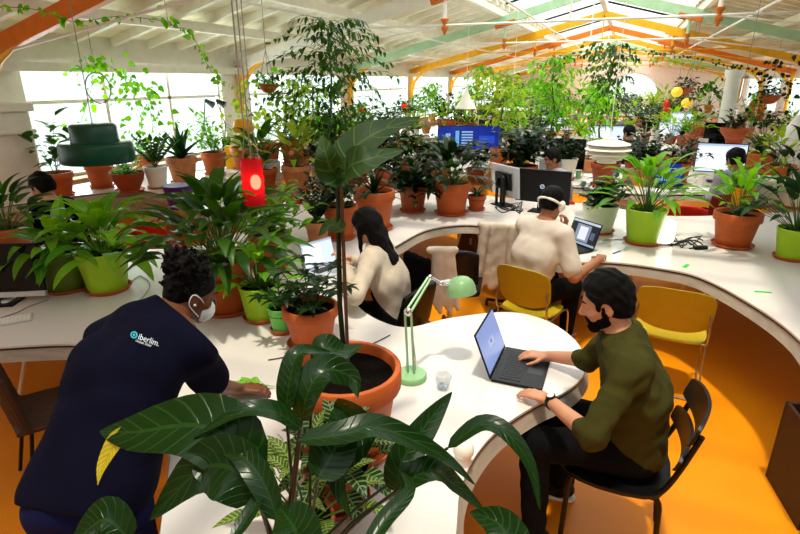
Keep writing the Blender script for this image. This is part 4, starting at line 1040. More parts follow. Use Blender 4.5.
close_plant('peace lily with long glossy arching leaves in the bottom foreground', (at(300, 640, .74)), .26, .24, [
    dict(pts=[(318, 478, 1.1), (338, 440, 1.14), (334, 408, 1.2)], w=.09, up=(.2, -.9, .3), fold=.2),
    dict(pts=[(334, 404, 1.25), (362, 425, 1.2), (338, 470, 1.15), (352, 520, 1.1)], w=.08, up=(0, -1, .1), stem=False),
    dict(pts=[(300, 440, 1.1), (345, 434, 1.1), (380, 428, 1.12), (440, 455, 1.15), (475, 485, 1.2)], w=.06, up=(0, -.35, .9)),
    dict(pts=[(398, 492, 1.2), (402, 462, 1.2), (430, 420, 1.25), (452, 392, 1.28)], w=.07, up=(.2, -.9, .2)),
    dict(pts=[(448, 448, 1.35), (480, 425, 1.35), (505, 432, 1.33), (530, 465, 1.3), (540, 510, 1.28)], w=.05, up=(0, -.3, .9)),
    dict(pts=[(400, 488, 1.15), (430, 470, 1.15), (455, 485, 1.2), (485, 512, 1.25)], w=.06, up=(0, -.4, .9)),
    dict(pts=[(286, 410, 1.2), (290, 380, 1.2), (300, 352, 1.22), (330, 352, 1.28)], w=.055, up=(0, -.7, .7)),
    dict(pts=[(302, 420, 1.2), (308, 392, 1.18), (325, 370, 1.2), (352, 378, 1.22), (358, 398, 1.2)], w=.075, up=(0, -.7, .7)),
    dict(pts=[(312, 352, 1.3), (326, 348, 1.3), (345, 352, 1.33), (362, 345, 1.36)], w=.07, up=(0, -.5, .8)),
    dict(pts=[(300, 428, 1.15), (275, 412, 1.12), (240, 412, 1.1), (190, 440, 1.1)], w=.045, up=(0, -.4, .9)),
    dict(pts=[(247, 480, 1.1), (235, 445, 1.1), (195, 425, 1.12), (135, 432, 1.15), (100, 431, 1.18)], w=.14, up=(0, -.6, .8), fold=.15),
    dict(pts=[(205, 440, 1.12), (230, 462, 1.1), (250, 490, 1.08)], w=.12, up=(0, -.6, .8), stem=False),
    dict(pts=[(258, 500, 1.05), (235, 470, 1.05), (200, 470, 1.08), (150, 520, 1.1)], w=.12, up=(.3, -.7, .6)),
    dict(pts=[(135, 430, 1.18), (118, 440, 1.16), (104, 465, 1.14), (98, 485, 1.12)], w=.04, m='leafY', stem=False, up=(0, -1, .2)),
    dict(pts=[(278, 520, 1.0), (262, 480, 1.02), (240, 455, 1.05), (215, 450, 1.08)], w=.05, up=(0, -.5, .8)),
    dict(pts=[(130, 540, 1.05), (108, 520, 1.05), (90, 528, 1.05), (70, 545, 1.05)], w=.08, up=(0, -.5, .8)),
    dict(pts=[(500, 600, 1.1), (510, 560, 1.1), (500, 525, 1.15), (470, 512, 1.2)], w=.1, up=(0, -.6, .8)),
    dict(pts=[(300, 560, .95), (295, 530, .95), (280, 508, 1.0)], w=.1, up=(0, -.6, .8)),
    dict(pts=[(360, 560, 1.0), (385, 520, 1.05), (410, 490, 1.1), (400, 470, 1.15)], w=.035, up=(0, -.6, .8)),
    dict(pts=[(232, 540, .95), (255, 505, 1.0), (262, 478, 1.05)], w=.03, up=(0, -.6, .8)),
], saucer=True)
# striped prayer plant and variegated plant at the foot of the biggest pot
def stripes(rg, zs, n=26, h=.16, ll=.12, lw=.06):
    return lily(rg, zs, n=n, h=h, ll=ll, lw=lw, spread=1.15, r0=.05)
potted(338, 462, 70, .7, G(stripes, n=34, h=.15, ll=.13, lw=.065), 'leafV', 'terrad', 'striped prayer plant low in front of the biggest pot', 31, 'clay')
potted(305, 515, 60, .7, G(stripes, n=30, h=.22, ll=.12, lw=.045), 'leafS', 'terrad', 'yellow variegated plant at the bottom behind the peace lily stems', 32, 'clay')
# ------------------------------------------------------------------ people
SK = dict(light=mat('light_skin', 'C98E6E', .5, var=.06, scale=12), pale=mat('pale_skin', 'CD9C80', .5, var=.05, scale=12), brown=mat('deep_brown_skin', '6B3F28', .45, var=.08, scale=12), tan=mat('tanned_skin', 'A86F50', .5, var=.06, scale=12))
M['hair'] = mat('black_hair', '060404', .6, spec=.12, var=.4, scale=40, stretch=(1, 1, .3), bump=.6)
M['beard'] = mat('dark_beard', '0C0705', .85, spec=.08, var=.4, scale=60, bump=.8)
M['olive_sw'] = mat('olive_sweater', '3E3B18', .95, var=.08, scale=25, bump=.2, spec=.1)
M['navy'] = mat('navy_polo', '0A0A1C', .9, var=.12, scale=12, bump=.15, spec=.06)
M['navytr'] = mat('dark_blue_trousers', '0C1440', .9, var=.15, scale=12, spec=.1)
M['white_t'] = mat('white_tshirt', 'CFC1B4', .9, var=.04, scale=15, bump=.15)
M['cream_sw'] = mat('cream_knit', 'C9B9A6', .95, var=.07, scale=30, bump=.3)
M['grey_sh'] = mat('pale_grey_shirt', '8F90A0', .9, var=.06, scale=20, bump=.1)
M['jeans'] = mat('black_jeans', '0A0A0D', .9, var=.25, scale=20, spec=.1)
M['maroon'] = mat('maroon_cloth', '4A0F14', .85, var=.1)
M['eye'] = mat('eye_white', 'E8E4DC', .2); M['iris'] = mat('dark_iris', '20120A', .15); M['mask'] = mat('white_mask', 'E8EEF2', .7, var=.03)
def frame(fw, up):
    fw = V(fw).normalized(); up = V(up); sd = fw.cross(up).normalized(); up = sd.cross(fw).normalized()
    return Matrix((sd, fw, up)).transposed()
def hand(f, w, d, nb, th, curl=.35, s=1.0, spread=1.0):
    """w wrist, d pointing direction, nb back-of-hand normal, th +1 / -1: thumb on that side"""
    d = V(d).normalized(); nb = V(nb); l = d.cross(nb).normalized()*th; nb = (l.cross(d)*th).normalized()
    for i, (o_, L, r_) in enumerate(((.030, .070, .0092), (.010, .080, .0095), (-.010, .074, .009), (-.029, .058, .008))):
        r_ *= s; b0 = w+(d*.088+l*o_)*s; f.cap(w+l*o_*.5*s+d*.01, b0, .013*s, .0115*s, .012)
        a = .12+curl*.5; p = b0; dd = (d+l*o_*2.2*spread).normalized()
        for k, (q, rr) in enumerate(((.42, 1), (.32, .92), (.26, .8))):
            v = (dd*math.cos(a)-nb*math.sin(a)).normalized(); n = p+v*L*q*s; f.cap(p, n, r_*rr, r_*rr*.92, .004); p = n; a += curl*(.9 if k else .7)
    tb = w+(d*.028+l*.026)*s; t1 = tb+(d*.6+l*.75-nb*.25).normalized()*.04*s; t2 = t1+(d*.85+l*.35-nb*.3).normalized()*.03*s; t3 = t2+(d*.95+l*.05-nb*.35).normalized()*.024*s
    f.cap(w+d*.015*s, tb, .014*s, .0135*s, .01); f.cap(tb, t1, .0125*s, .0105*s, .006); f.cap(t1, t2, .0102*s, .0095*s, .004); f.cap(t2, t3, .0092*s, .0078*s, .004)
def head(f, c, fr, s=1.0):
    sd, fw, up = fr.col[0], fr.col[1], fr.col[2]
    def q(a, b, e): return c+(sd*a+fw*b+up*e)*s
    f.ell(q(0, -.012, .03), (.076*s, .096*s, .088*s), fr, .02)
    f.ell(q(0, .028, -.025), (.062*s, .062*s, .082*s), fr, .03)
    f.cap(q(-.045, .005, -.06), q(-.014, .066, -.098), .02*s, .016*s, .03); f.cap(q(.045, .005, -.06), q(.014, .066, -.098), .02*s, .016*s, .03)
    f.cap(q(0, .070, -.1), q(0, .074, -.095), .018*s, .016*s, .02)
    f.cap(q(0, .086, .012), q(0, .108, -.028), .009*s, .0125*s, .012); f.cap(q(-.011, .094, -.034), q(.011, .094, -.034), .009*s, .009*s, .008)
    f.cap(q(-.035, .078, .024), q(.035, .078, .024), .010*s, .010*s, .012)
    f.cap(q(-.017, .086, -.062), q(.017, .086, -.062), .0065*s, .0065*s, .006); f.cap(q(-.014, .085, -.072), q(.014, .085, -.072), .0075*s, .0075*s, .006)
    for x in (-1, 1):
        f.ell(q(x*.048, .062, -.025), (.02*s, .018*s, .018*s), fr, .02)
        f.sub(q(x*.031, .098, .004), (.016*s, .014*s, .010*s), fr, .01)
        f.ell(q(x*.077, -.004, -.012), (.008*s, .018*s, .031*s), fr, .006); f.sub(q(x*.088, .002, -.01), (.006*s, .009*s, .017*s), fr, .004)
def torso(f, J, o=0, lo=0.0, shoulders=True, w=1.0):
    lt = (J['sr']-J['sl']).normalized(); lb = (J['hr']-J['hl']).normalized(); S = J['s']; ch, pv, nk = J['ch'], J['pv'], J['nk']
    dn = (pv-nk).normalized()
    for u in (-1, 0, 1):
        f.cap(pv+lb*u*.068*S*w, ch+lt*u*.075*S*w, .102*S+o, .104*S+o, .05); f.cap(ch+lt*u*.075*S*w, nk+dn*.07*S+lt*u*.085*S*w, .104*S+o, .082*S+o, .05)
    if shoulders:
        f.cap(J['sl'], J['sr'], .056*S+o, .056*S+o, .05)
        for k in 'lr': f.cap(nk+(J['hd']-nk)*.12, J['s'+k], .045*S+o, .05*S+o, .05)
def arm(f, J, k, o=0, a=0, b=2, cuff=0):
    S = J['s']; p = [J['s'+k], J['e'+k], J['w'+k]]
    if a < 1:
        e = min(b, 1); f.cap(p[0], p[0].lerp(p[1], e), .054*S+o, (.054-.012*e)*S+o+(cuff if b <= 1 else 0), .035)
    if b > 1:
        e = b-1; f.cap(p[1], p[1].lerp(p[2], e), .043*S+o, (.043-.016*e)*S+o+cuff, .02)
def leg(f, J, k, o=0, b=2):
    S = J['s']; f.cap(J['h'+k], J['k'+k], .088*S+o, .060*S+o, .04)
    if b > 1: f.cap(J['k'+k], J['k'+k].lerp(J['a'+k], b-1), .060*S+o, .043*S+o, .03)
def seated(loc, yaw, lean=.0, s=1.0, seat=.47, **ov):
    """joints of a seated figure; loc: point under the pelvis; yaw: rotation of local +y"""
    L = dict(pv=(0, 0, seat+.1), ch=(0, .03+lean*.5, seat+.39), nk=(0, .06+lean, seat+.60), hd=(0, .13+lean*1.25, seat+.765), sl=(-.175, .05+lean*.95, seat+.555), sr=(.175, .05+lean*.95, seat+.555),
             el=(-.24, .13+lean*.6, seat+.32), er=(.24, .13+lean*.6, seat+.32), wl=(-.15, .40, .79), wr=(.15, .40, .79), hl=(-.09, .01, seat+.085), hr=(.09, .01, seat+.085),
             kl=(-.12, .42, seat+.06), kr=(.12, .42, seat+.06), al=(-.12, .40, .09), ar=(.12, .40, .09))
    c, s_ = math.cos(yaw), math.sin(yaw); J = {}
    for k, (x, y, z) in L.items(): J[k] = V((loc[0]+x*c-y*s_, loc[1]+x*s_+y*c, z))
    J['s'] = s; J['fw'] = V((-s_, c, 0)); J['rt'] = V((c, s_, 0)); J['hf'] = J['fw']-V((0, 0, .35)); J['hu'] = V((0, 0, 1)); J['ff'] = J['fw']
    for k, v in ov.items(): J[k] = v
    return J
def body(J, label, skin, h, group=None, hands=True, curl=.5, handinfo={}):
    f = SDF(.02); fr = frame(J['hf'], J['hu']); J['fr'] = fr; S = J['s']
    torso(f, J, 0, w=.95)
    f.cap(J['nk'], J['hd']-fr.col[2]*.055*S-fr.col[1]*.02*S, .056*S, .052*S, .03)
    head(f, J['hd'], fr, S)
    for k in 'lr':
        arm(f, J, k); leg(f, J, k)
        ff = J.get('f'+k+'d', J['ff']); f.cap(J['a'+k], J['a'+k]-V((0, 0, .035))-ff*.03, .035*S, .03*S); f.cap(J['a'+k]-V((0, 0, .04))-ff*.02, J['a'+k]-V((0, 0, .05))+ff*.13, .03*S, .022*S)
        if hands:
            hi = handinfo.get(k, {}); d = hi.get('d', (J['w'+k]-J['e'+k]).normalized()); nb = hi.get('n', V((0, 0, 1)))
            hand(f, J['w'+k], d, nb, hi.get('th', 1 if k == 'l' else -1), hi.get('curl', curl), S*1.0, hi.get('sp', 1))
    org = V((J['pv'].x, J['pv'].y, 0))
    o = f.build('person', skin, h, None, org, smooth=1 if h < .008 else 2); tag(o, label, 'person', group); J['o'] = o; J['org'] = org
    c = J['hd']
    for x in (-1, 1):
        b = MB(org); e = c+(fr.col[0]*x*.031+fr.col[1]*.0765+fr.col[2]*.004)*S; b.ell(e, (.0112*S,)*3, fr, 10, 7); ey = b.build('eye', M['eye'], o)
        if h < .008:
            f = SDF(.002); f.ell(e, (.0135*S, .0132*S, .0128*S), fr); f.sub(e+(fr.col[1]*.014-fr.col[2]*.0045)*S, (.013*S, .012*S, .0065*S), fr, .002); f.build('eyelid', skin, .0022, o, org, 1)
        b = MB(org); b.ell(e+(fr.col[1]*.006-fr.col[2]*.003)*S, (.0058*S,)*3, fr, 10, 7); b.build('iris', M['iris'], ey)
        b = MB(org); q = lambda a, b_, e_: c+(fr.col[0]*x*a+fr.col[1]*b_+fr.col[2]*e_)*S
        b.tube([q(.014, .094, .024), q(.03, .093, .031), q(.05, .078, .026)], [.003, .0045, .002], 6); b.build('eyebrow', M['hair'], o)
    return o
def garment(J, name, m, h, fn, nz=None, smooth=2, parent=None, cuts=()):
    f = SDF(.02); fn(f); f.nz = nz
    for p, n in cuts: f.cut(p, n)
    return f.build(name, m, h, parent or J['o'], J['org'], smooth)
def short_hair(J, h, thick=.014, m='hair', back=-.06, front=.075, top=.0, nz=(.004, 90)):
    fr, c, S = J['fr'], J['hd'], J['s']; sd, fw, up = fr.col[0], fr.col[1], fr.col[2]
    def fn(f):
        f.ell(c+(up*.034-fw*.014)*S, ((.076+thick)*S, (.096+thick)*S, (.088+thick*1.25+top)*S), fr)
        f.ell(c-fw*.055*S-up*.02*S, (.06*S+thick, .045*S+thick, .06*S+thick), fr)
        f.sub(c+fw*.105*S-up*.022*S, (.092*S, .092*S, .098*S), fr, .012)
        for x in (-1, 1): f.sub(c+(sd*x*.092+fw*.012-up*.022)*S, (.03*S, .034*S, .05*S), fr, .008)
    return garment(J, 'hair', M[m], h, fn, nz, 1, cuts=[(c+up*back*S, -up)])
# --- the bearded man in the olive sweater
J = seated((.235, 2.33), facing(-1, .02), .045, 1.0, .475)
J['hd'] = dep(606, 302, 2.28); J['hf'] = V((-1, -.12, -.32)); J['hu'] = V((-.25, 0, 1))
J['nk'] = J['hd']+V((.085, .0, -.155)); J['ch'] = J['pv'].lerp(J['nk'], .55)+V((.03, 0, 0))
J['sl'] = J['nk']+V((.04, -.17, -.055)); J['sr'] = J['nk']+V((.0, .17, -.055))
J['wl'] = at(549, 400, .79); J['wr'] = at(548, 356, .79)
J['el'] = dep(592, 436, 2.12); J['er'] = dep(588, 360, 2.66)
J['kl'] = V((-.2, 2.17, .56)); J['kr'] = V((-.19, 2.49, .56)); J['al'] = V((-.16, 2.12, .09)); J['ar'] = V((-.08, 2.5, .09))
for k in 'lr': J['w'+k].z = max(J['w'+k].z, .775)
man = body(J, 'bearded person in olive sweater and black jeans typing at the rounded desk end', SK['light'], .005, curl=.28,
           handinfo=dict(l=dict(d=V((-.93, .33, -.03)), n=V((.1, .0, 1)), sp=1.2), r=dict(d=V((-.98, -.05, -.06)), n=V((.1, 0, 1)), sp=1.4)))
fr = J['fr']; c = J['hd']
def fn(f):
    torso(f, J, .02)
    for k in 'lr': f.cap(J['s'+k], J['e'+k], .066, .056, .04); f.cap(J['e'+k], J['e'+k].lerp(J['w'+k], .18), .056, .049, .02)
garment(J, 'sweater', M['olive_sw'], .006, fn, (.0045, 48), cuts=[(J['nk']+(J['hd']-J['nk'])*.30, (J['hd']-J['nk'])), (J['pv']-V((0, 0, .05)), (0, 0, -1))])
b = MB(J['org']); nd = (J['hd']-J['nk']).normalized(); ce = J['nk']+nd*.048; e1 = nd.cross(V((0, 1, 0))).normalized(); e2 = nd.cross(e1)
b.tube([ce+(e1*math.cos(a)+e2*math.sin(a))*.066 for a in [2*PI*i/24 for i in range(24)]], .009, 8, closed=True); b.build('collar', M['olive_sw'], man)
def fn(f):
    torso(f, J, .004, shoulders=False)
    for k in 'lr': leg(f, J, k, .014, 1.93)
garment(J, 'jeans', M['jeans'], .007, fn, (.003, 45), cuts=[(J['pv']+V((0, 0, .10)), V((0, 0, 1))-J['fw']*.8)])
short_hair(J, .0045, .013, back=-.07, top=.012, nz=(.003, 95))
def fn(f):
    sd, fw, up = fr.col[0], fr.col[1], fr.col[2]; q = lambda a, b_, e: c+sd*a+fw*b_+up*e
    for x in (-1, 1):
        f.cap(q(x*.068, .014, .0), q(x*.066, .014, -.03), .010, .013); f.cap(q(x*.064, .010, -.03), q(x*.056, .020, -.07), .011, .016); f.cap(q(x*.056, .018, -.07), q(x*.018, .070, -.104), .018, .017); f.cap(q(x*.05, .045, -.062), q(x*.02, .080, -.088), .011, .010)
        f.cap(q(x*.018, .092, -.05), q(x*.03, .082, -.075), .006, .008, .006)
    f.cap(q(0, .070, -.108), q(0, .076, -.1), .020, .016); f.cap(q(-.018, .094, -.05), q(.018, .094, -.05), .0055, .0055, .004)
garment(J, 'beard', M['beard'], .004, fn, (.002, 160), 1)
for k in 'lr':
    a = J['a'+k]; ff = V((-1, -.15, 0)).normalized()
    def fn(f): f.cap(a-V((0, 0, .03))-ff*.04, a-V((0, 0, .045))+ff*.15, .042, .034); f.cap(a-V((0, 0, .0)), a-V((0, 0, .04)), .045, .045)
    sh = garment(J, 'shoe', M['black'], .006, fn, cuts=[((0, 0, .014), (0, 0, -1))])
    def fn2(f): f.cap(a-V((0, 0, .066))-ff*.045, a-V((0, 0, .066))+ff*.155, .047, .041)
    garment(J, 'sole', M['lampwhite'], .006, fn2, cuts=[((0, 0, .022), (0, 0, 1)), ((0, 0, .002), (0, 0, -1))], parent=None)
d = (J['wl']-J['el']).normalized(); w0 = J['wl']-d*.025; rot = d.to_track_quat('Z', 'Y').to_matrix()
b = MB(w0); b.lathe([(.031, -.009), (.034, -.009), (.034, .009), (.031, .009)], w0, 24, rot=rot); wt = b.build('watch', M['black']); wt.parent = man; wt.location = w0-J['org']
nb = V((-.05, -.35, 1)); nb = (nb-d*nb.dot(d)).normalized(); r2 = nb.to_track_quat('Z', 'Y').to_matrix()
b = MB(J['org']); b.lathe([(0, 0), (.021, 0), (.021, .008), (.018, .009), (0, .009)], w0+nb*.03, 20, rot=r2); b.build('watch_case', M['black'], wt).location = J['org']-w0
b = MB(J['org']); b.lathe([(0, .009), (.016, .009), (.016, .0105), (0, .0105)], w0+nb*.03, 20, rot=r2); b.build('watch_dial', M['lampwhite'], wt).location = J['org']-w0
# --- the cleaner bending over the worktop
J = seated((0, 0), 0)
J['pv'] = dep(88, 498, 1.83); J['nk'] = dep(163, 316, 2.14); J['ch'] = dep(128, 385, 1.98)+V((0, 0, .05)); J['hd'] = dep(191, 292, 2.2)
J['sl'] = dep(110, 340, 2.18); J['sr'] = dep(192, 352, 2.03)
J['er'] = dep(214, 386, 2.24); J['wr'] = dep(238, 380, 2.47); J['wr'].z = .80
J['el'] = dep(118, 372, 2.5); J['wl'] = dep(150, 350, 2.7); J['wl'].z = .79
crt = V((CY, SY, 0)); cfw = V((-SY, CY, 0)); J['hl'] = J['pv']-crt*.09-V((0, 0, .02)); J['hr'] = J['pv']+crt*.09-V((0, 0, .02))
J['kl'] = J['hl']-V((0, 0, .4))+cfw*.05; J['kr'] = J['hr']-V((0, 0, .4))+cfw*.05
J['al'] = J['kl']-V((0, 0, J['kl'].z-.09))-cfw*.03; J['ar'] = J['kr']-V((0, 0, J['kr'].z-.09))-cfw*.03
J['ff'] = (cfw+crt*.3).normalized(); J['hf'] = crt*.85+cfw*.55+V((0, 0, -.5)); J['hu'] = V((0, 0, 1))+crt*.35+cfw*.25
cl = body(J, 'person in a navy polo bending over the worktop and wiping it, seen from behind', SK['brown'], .006, curl=.5, handinfo=dict(r=dict(d=(crt*.95+cfw*.25+V((0, 0, -.12))).normalized(), n=V((0, 0, 1)), curl=.5)))
fr = J['fr']; c = J['hd']
def fn(f):
    torso(f, J, .024, w=1.12); tlat = (J['sr']-J['sl']).normalized()
    for k in 'lr': arm(f, J, k, .02, 0, .78, .012)
    f.cap(J['sl'].lerp(J['nk'], .1), J['pv']-tlat*.1, .078, .12, .06); f.cap(J['ch']-tlat*.07, J['pv']-tlat*.07, .115, .14, .06); f.cap(J['ch']+tlat*.06, J['pv']+tlat*.06, .115, .135, .06)
nd = (J['hd']-J['nk']).normalized(); sp = (J['nk']-J['pv']).normalized()
shirt = garment(J, 'polo_shirt', M['navy'], .0065, fn, (.005, 20), cuts=[(J['nk']+nd*.035, nd), (J['pv']-sp*.06, -sp), (J['er']+(J['sr']-J['er'])*.24, J['er']-J['sr'])] if False else [(J['nk']+nd*.04, nd), (J['pv']-sp*.06, -sp)])
def fn(f):
    lt = crt
    for u in (-1, 0, 1): f.cap(J['pv']+lt*u*.075, J['pv']+lt*u*.07+sp*.1, .125, .12, .05)
    for k in 'lr': leg(f, J, k, .028, 1.95)
garment(J, 'trousers', M['navytr'], .008, fn, (.005, 24), cuts=[(J['pv']+sp*.09, sp)])
b = MB(J['org']); b.leaf([dep(178, 402, 1.98), dep(184, 415, 1.93), dep(182, 440, 1.9)], .05, up=(0, -1, .2), base=.35, rows=2); b.build('maroon_cloth', M['maroon'], cl)
# curly gathered hair: many short curls
f = SDF(.006); rg = random.Random(5); sd, fw, up = fr.col[0], fr.col[1], fr.col[2]
f.ell(c+up*.034-fw*.016, (.082, .102, .094), fr, .01); f.ell(c-fw*.055-up*.02, (.064, .05, .06), fr, .01)
pc = c+up*.10-fw*.055; f.ell(pc, (.085, .075, .06), fr, .01)
for i in range(330):
    u = V((rg.gauss(0, 1), rg.gauss(0, 1), rg.gauss(0, 1))).normalized()
    if i % 5 < 3: p = pc+(sd*u.x*.092+fw*u.y*.082+up*u.z*.066)
    else:
        if u.y > .45 or u.z < -.35: continue
        p = c+up*.034-fw*.016+(sd*u.x*.083+fw*u.y*.103+up*u.z*.095)
    out = (p-c).normalized(); f.cap(p, p+out*rg.uniform(.004, .018)+V((rg.uniform(-1, 1), rg.uniform(-1, 1), rg.uniform(-1, 1)))*.008, .008, .005)
f.sub(c+fw*.11-up*.03, (.09, .085, .085), fr, .01)
for x in (-1, 1): f.sub(c+sd*x*.092+fw*.02-up*.035, (.03, .04, .045), fr, .008)
f.cut(c-up*.075, -up); f.build('hair', M['hair'], .0045, cl, J['org'], 1)
def fn(f):
    q = lambda a, b_, e: c+sd*a+fw*b_+up*e
    f.ell(q(0, .062, -.06), (.058, .058, .055), fr)
    f.sub(q(0, .03, -.06), (.058, .056, .06), fr, .004)
garment(J, 'face_mask', M['mask'], .004, fn, None, 1)
for x in (-1, 1):
    b = MB(J['org']); q = lambda a, b_, e: c+sd*a*x+fw*b_+up*e
    b.tube(catmull([q(.05, .062, -.035), q(.078, .022, .0), q(.086, -.012, .012), q(.088, -.022, -.01), q(.08, -.01, -.04), q(.056, .045, -.08)], 20), .0022, 6); b.build('mask_strap', M['mask'], cl)
b = MB(J['org']); b.ell(c+sd*.09+fw*.004-up*.028, (.006, .006, .006), fr); b.build('earring', M['silver'], cl)
# printed logo on the back of the shirt
bpy.context.view_layer.update()
bv = BVHTree.FromPolygons([tuple(v.co+J['org']) for v in shirt.data.vertices], [tuple(p.vertices) for p in shirt.data.polygons])
def print_on(txt, px, py, hpx, ang, name, m, wide=1.0, bold=False):
    cu = bpy.data.curves.new(name, 'FONT'); cu.body = txt; cu.size = 1; cu.resolution_u = 3
    if bold: cu.offset = .02
    ob = bpy.data.objects.new(name, cu); COL.objects.link(ob); bpy.context.view_layer.update()
    me = bpy.data.meshes.new_from_object(ob.evaluated_get(bpy.context.evaluated_depsgraph_get())); COL.objects.unlink(ob); bpy.data.objects.remove(ob)
    out = []; ca, sa = math.cos(ang), math.sin(ang)
    for v in me.vertices:
        x, y = v.co.x*hpx*wide, -v.co.y*hpx; X, Y = px+x*ca-y*sa, py+x*sa+y*ca
        hit = bv.ray_cast(V((0, 0, HC)), ray(X, Y).normalized()); p = hit[0] if hit[0] else dep(X, Y, 2)
        out.append(p+(hit[1]*.002 if hit[0] and hit[1].dot(ray(X, Y)) < 0 else -ray(X, Y).normalized()*.003))
    bb = MB(J['org']); bb.add(out, [tuple(p.vertices) for p in me.polygons]); return bb.build(name, m, cl, smooth=False)
M['print'] = mat('white_print', 'D8DEE4', .7, var=.02); M['printb'] = mat('cyan_print', '3FA7C4', .6, var=.02)
print_on('iberlim.', 137.5, 339.3, 8.6, R(20), 'printed_lettering', M['print'], .86, False)
print_on('Limpeza Global', 135.5, 341.8, 3.6, R(20), 'printed_lettering', M['print'], .72)
pts = []
for ro, ri in ((3.6, 2.2), (1.3, 0)):
    n = 18; b = MB(J['org']); vs = []; fs = []
    for i in range(n):
        a = 2*PI*i/n
        for r_ in (ro, ri):
            X, Y = 134+r_*math.cos(a), 334.8+r_*math.sin(a); hit = bv.ray_cast(V((0, 0, HC)), ray(X, Y).normalized())
            p = hit[0] or dep(X, Y, 2); vs.append(p-ray(X, Y).normalized()*.003)
    fs = [(2*i, 2*((i+1) % n), 2*((i+1) % n)+1, 2*i+1) for i in range(n)]; b.add(vs, fs); b.build('printed_emblem', M['printb'], cl, smooth=False)
# --- the headset man
g = at(545, 296, .5); J = seated((g.x, g.y), 0)
hd = dep(552, 203, 4.22); dirn = (V((-.12, 5.0, 0))-V((g.x, g.y, 0))).normalized(); dirn = (crt*.8+cfw*.6).normalized()
J = seated((hd.x-dirn.x*.2, hd.y-dirn.y*.2), facing(dirn.x, dirn.y), .07, 1.05, .46)
print('headset man pelvis', J['pv'], 'head', J['hd'], hd)
J['hd'] = hd; J['nk'] = hd-dirn*.07-V((0, 0, .165)); J['sl'] = J['nk']-J['rt']*.185-V((0, 0, .05)); J['sr'] = J['nk']+J['rt']*.185-V((0, 0, .05)); J['ch'] = J['pv'].lerp(J['nk'], .55)-dirn*.03
J['wr'] = dep(600, 259, 4.36); J['wr'].z = .78; J['er'] = dep(574, 277, 4.1); J['wl'] = dep(564, 231, 4.42); J['el'] = dep(556, 255, 4.5)
J['hf'] = crt*.75+cfw*.7-V((0, 0, .35))
hm = body(J, 'person with white over-ear headphones and white t-shirt sitting before the open laptop', SK['tan'], .0075, handinfo=dict(l=dict(d=V((.1, .2, 1)), n=crt, curl=1.0), r=dict(d=(cfw*.6+crt*.3).normalized(), curl=.7)))
def fn(f):
    torso(f, J, .014, w=.9)
    for k in 'lr': arm(f, J, k, .016, 0, .8, .014)
garment(J, 'tshirt', M['white_t'], .009, fn, (.003, 34), cuts=[(J['nk']+V((0, 0, .05)), (0, 0, 1)), (J['pv']-V((0, 0, .04)), (0, 0, -1))])
def fn(f):
    torso(f, J, .01, shoulders=False)
    for k in 'lr': leg(f, J, k, .014, 1.95)
garment(J, 'trousers', M['jeans'], .01, fn, None, cuts=[(J['pv']+V((0, 0, .10)), V((0, 0, 1))-J['fw']*.8)])
short_hair(J, .006, .008, nz=(.001, 80))
fr = J['fr']; c = J['hd']; sd, fw, up = fr.col[0], fr.col[1], fr.col[2]
b = MB(J['org']); b.tube(catmull([c+sd*x+up*z-fw*(.03+.035*zz_) for x, z, zz_ in ((-.096, -.01, -.6), (-.094, .0, .6), (-.062, .015, 1.9), (0, .022, 2.5), (.062, .015, 1.9), (.094, .0, .6), (.096, -.01, -.6))], 30), .0105, 8); b.build('headband', M['lampwhite'], hm)
for x in (-1, 1):
    b = MB(J['org']); b.ell(c+sd*x*.094-up*.012-fw*.004, (.022, .038, .044), fr, 16, 10); b.build('ear_cup', M['lampwhite'], hm)
# --- the long-haired woman
hd = dep(366, 226, 3.66); dirn = (-crt*.93+cfw*.3).normalized()
J = seated((hd.x-dirn.x*.22, hd.y-dirn.y*.22), facing(dirn.x, dirn.y), .09, .92, .45)
print('woman', J['pv'], J['hd'], hd)
J['hd'] = hd; J['nk'] = hd-dirn*.08-V((0, 0, .15)); J['sl'] = J['nk']-J['rt']*.15-V((0, 0, .05)); J['sr'] = J['nk']+J['rt']*.15-V((0, 0, .05)); J['ch'] = J['pv'].lerp(J['nk'], .55)-dirn*.03
J['wl'] = dep(345, 266, 3.75); J['wl'].z = max(.78, J['wl'].z); J['el'] = dep(356, 296, 3.35)
J['wr'] = J['wl']+cfw*.18-dirn*.02; J['hf'] = dirn-V((0, 0, .35))
wo = body(J, 'person with long black hair and cream knit sweater working at the inner desk bay', SK['pale'], .0075)
def fn(f):
    torso(f, J, .012, w=.85)
    for k in 'lr': arm(f, J, k, .016, 0, 1.85)
garment(J, 'sweater', M['cream_sw'], .009, fn, (.004, 30), cuts=[(J['nk']+V((0, 0, .045)), (0, 0, 1)), (J['pv']-V((0, 0, .02)), (0, 0, -1))])
def fn(f):
    torso(f, J, .02, shoulders=False)
    for k in 'lr': leg(f, J, k, .02, 1.5)
garment(J, 'trousers', M['jeans'], .01, fn, None, cuts=[(J['pv']+V((0, 0, .10)), V((0, 0, 1))-J['fw']*.8)])
fr = J['fr']; c = J['hd']; sd, fw, up = fr.col[0], fr.col[1], fr.col[2]
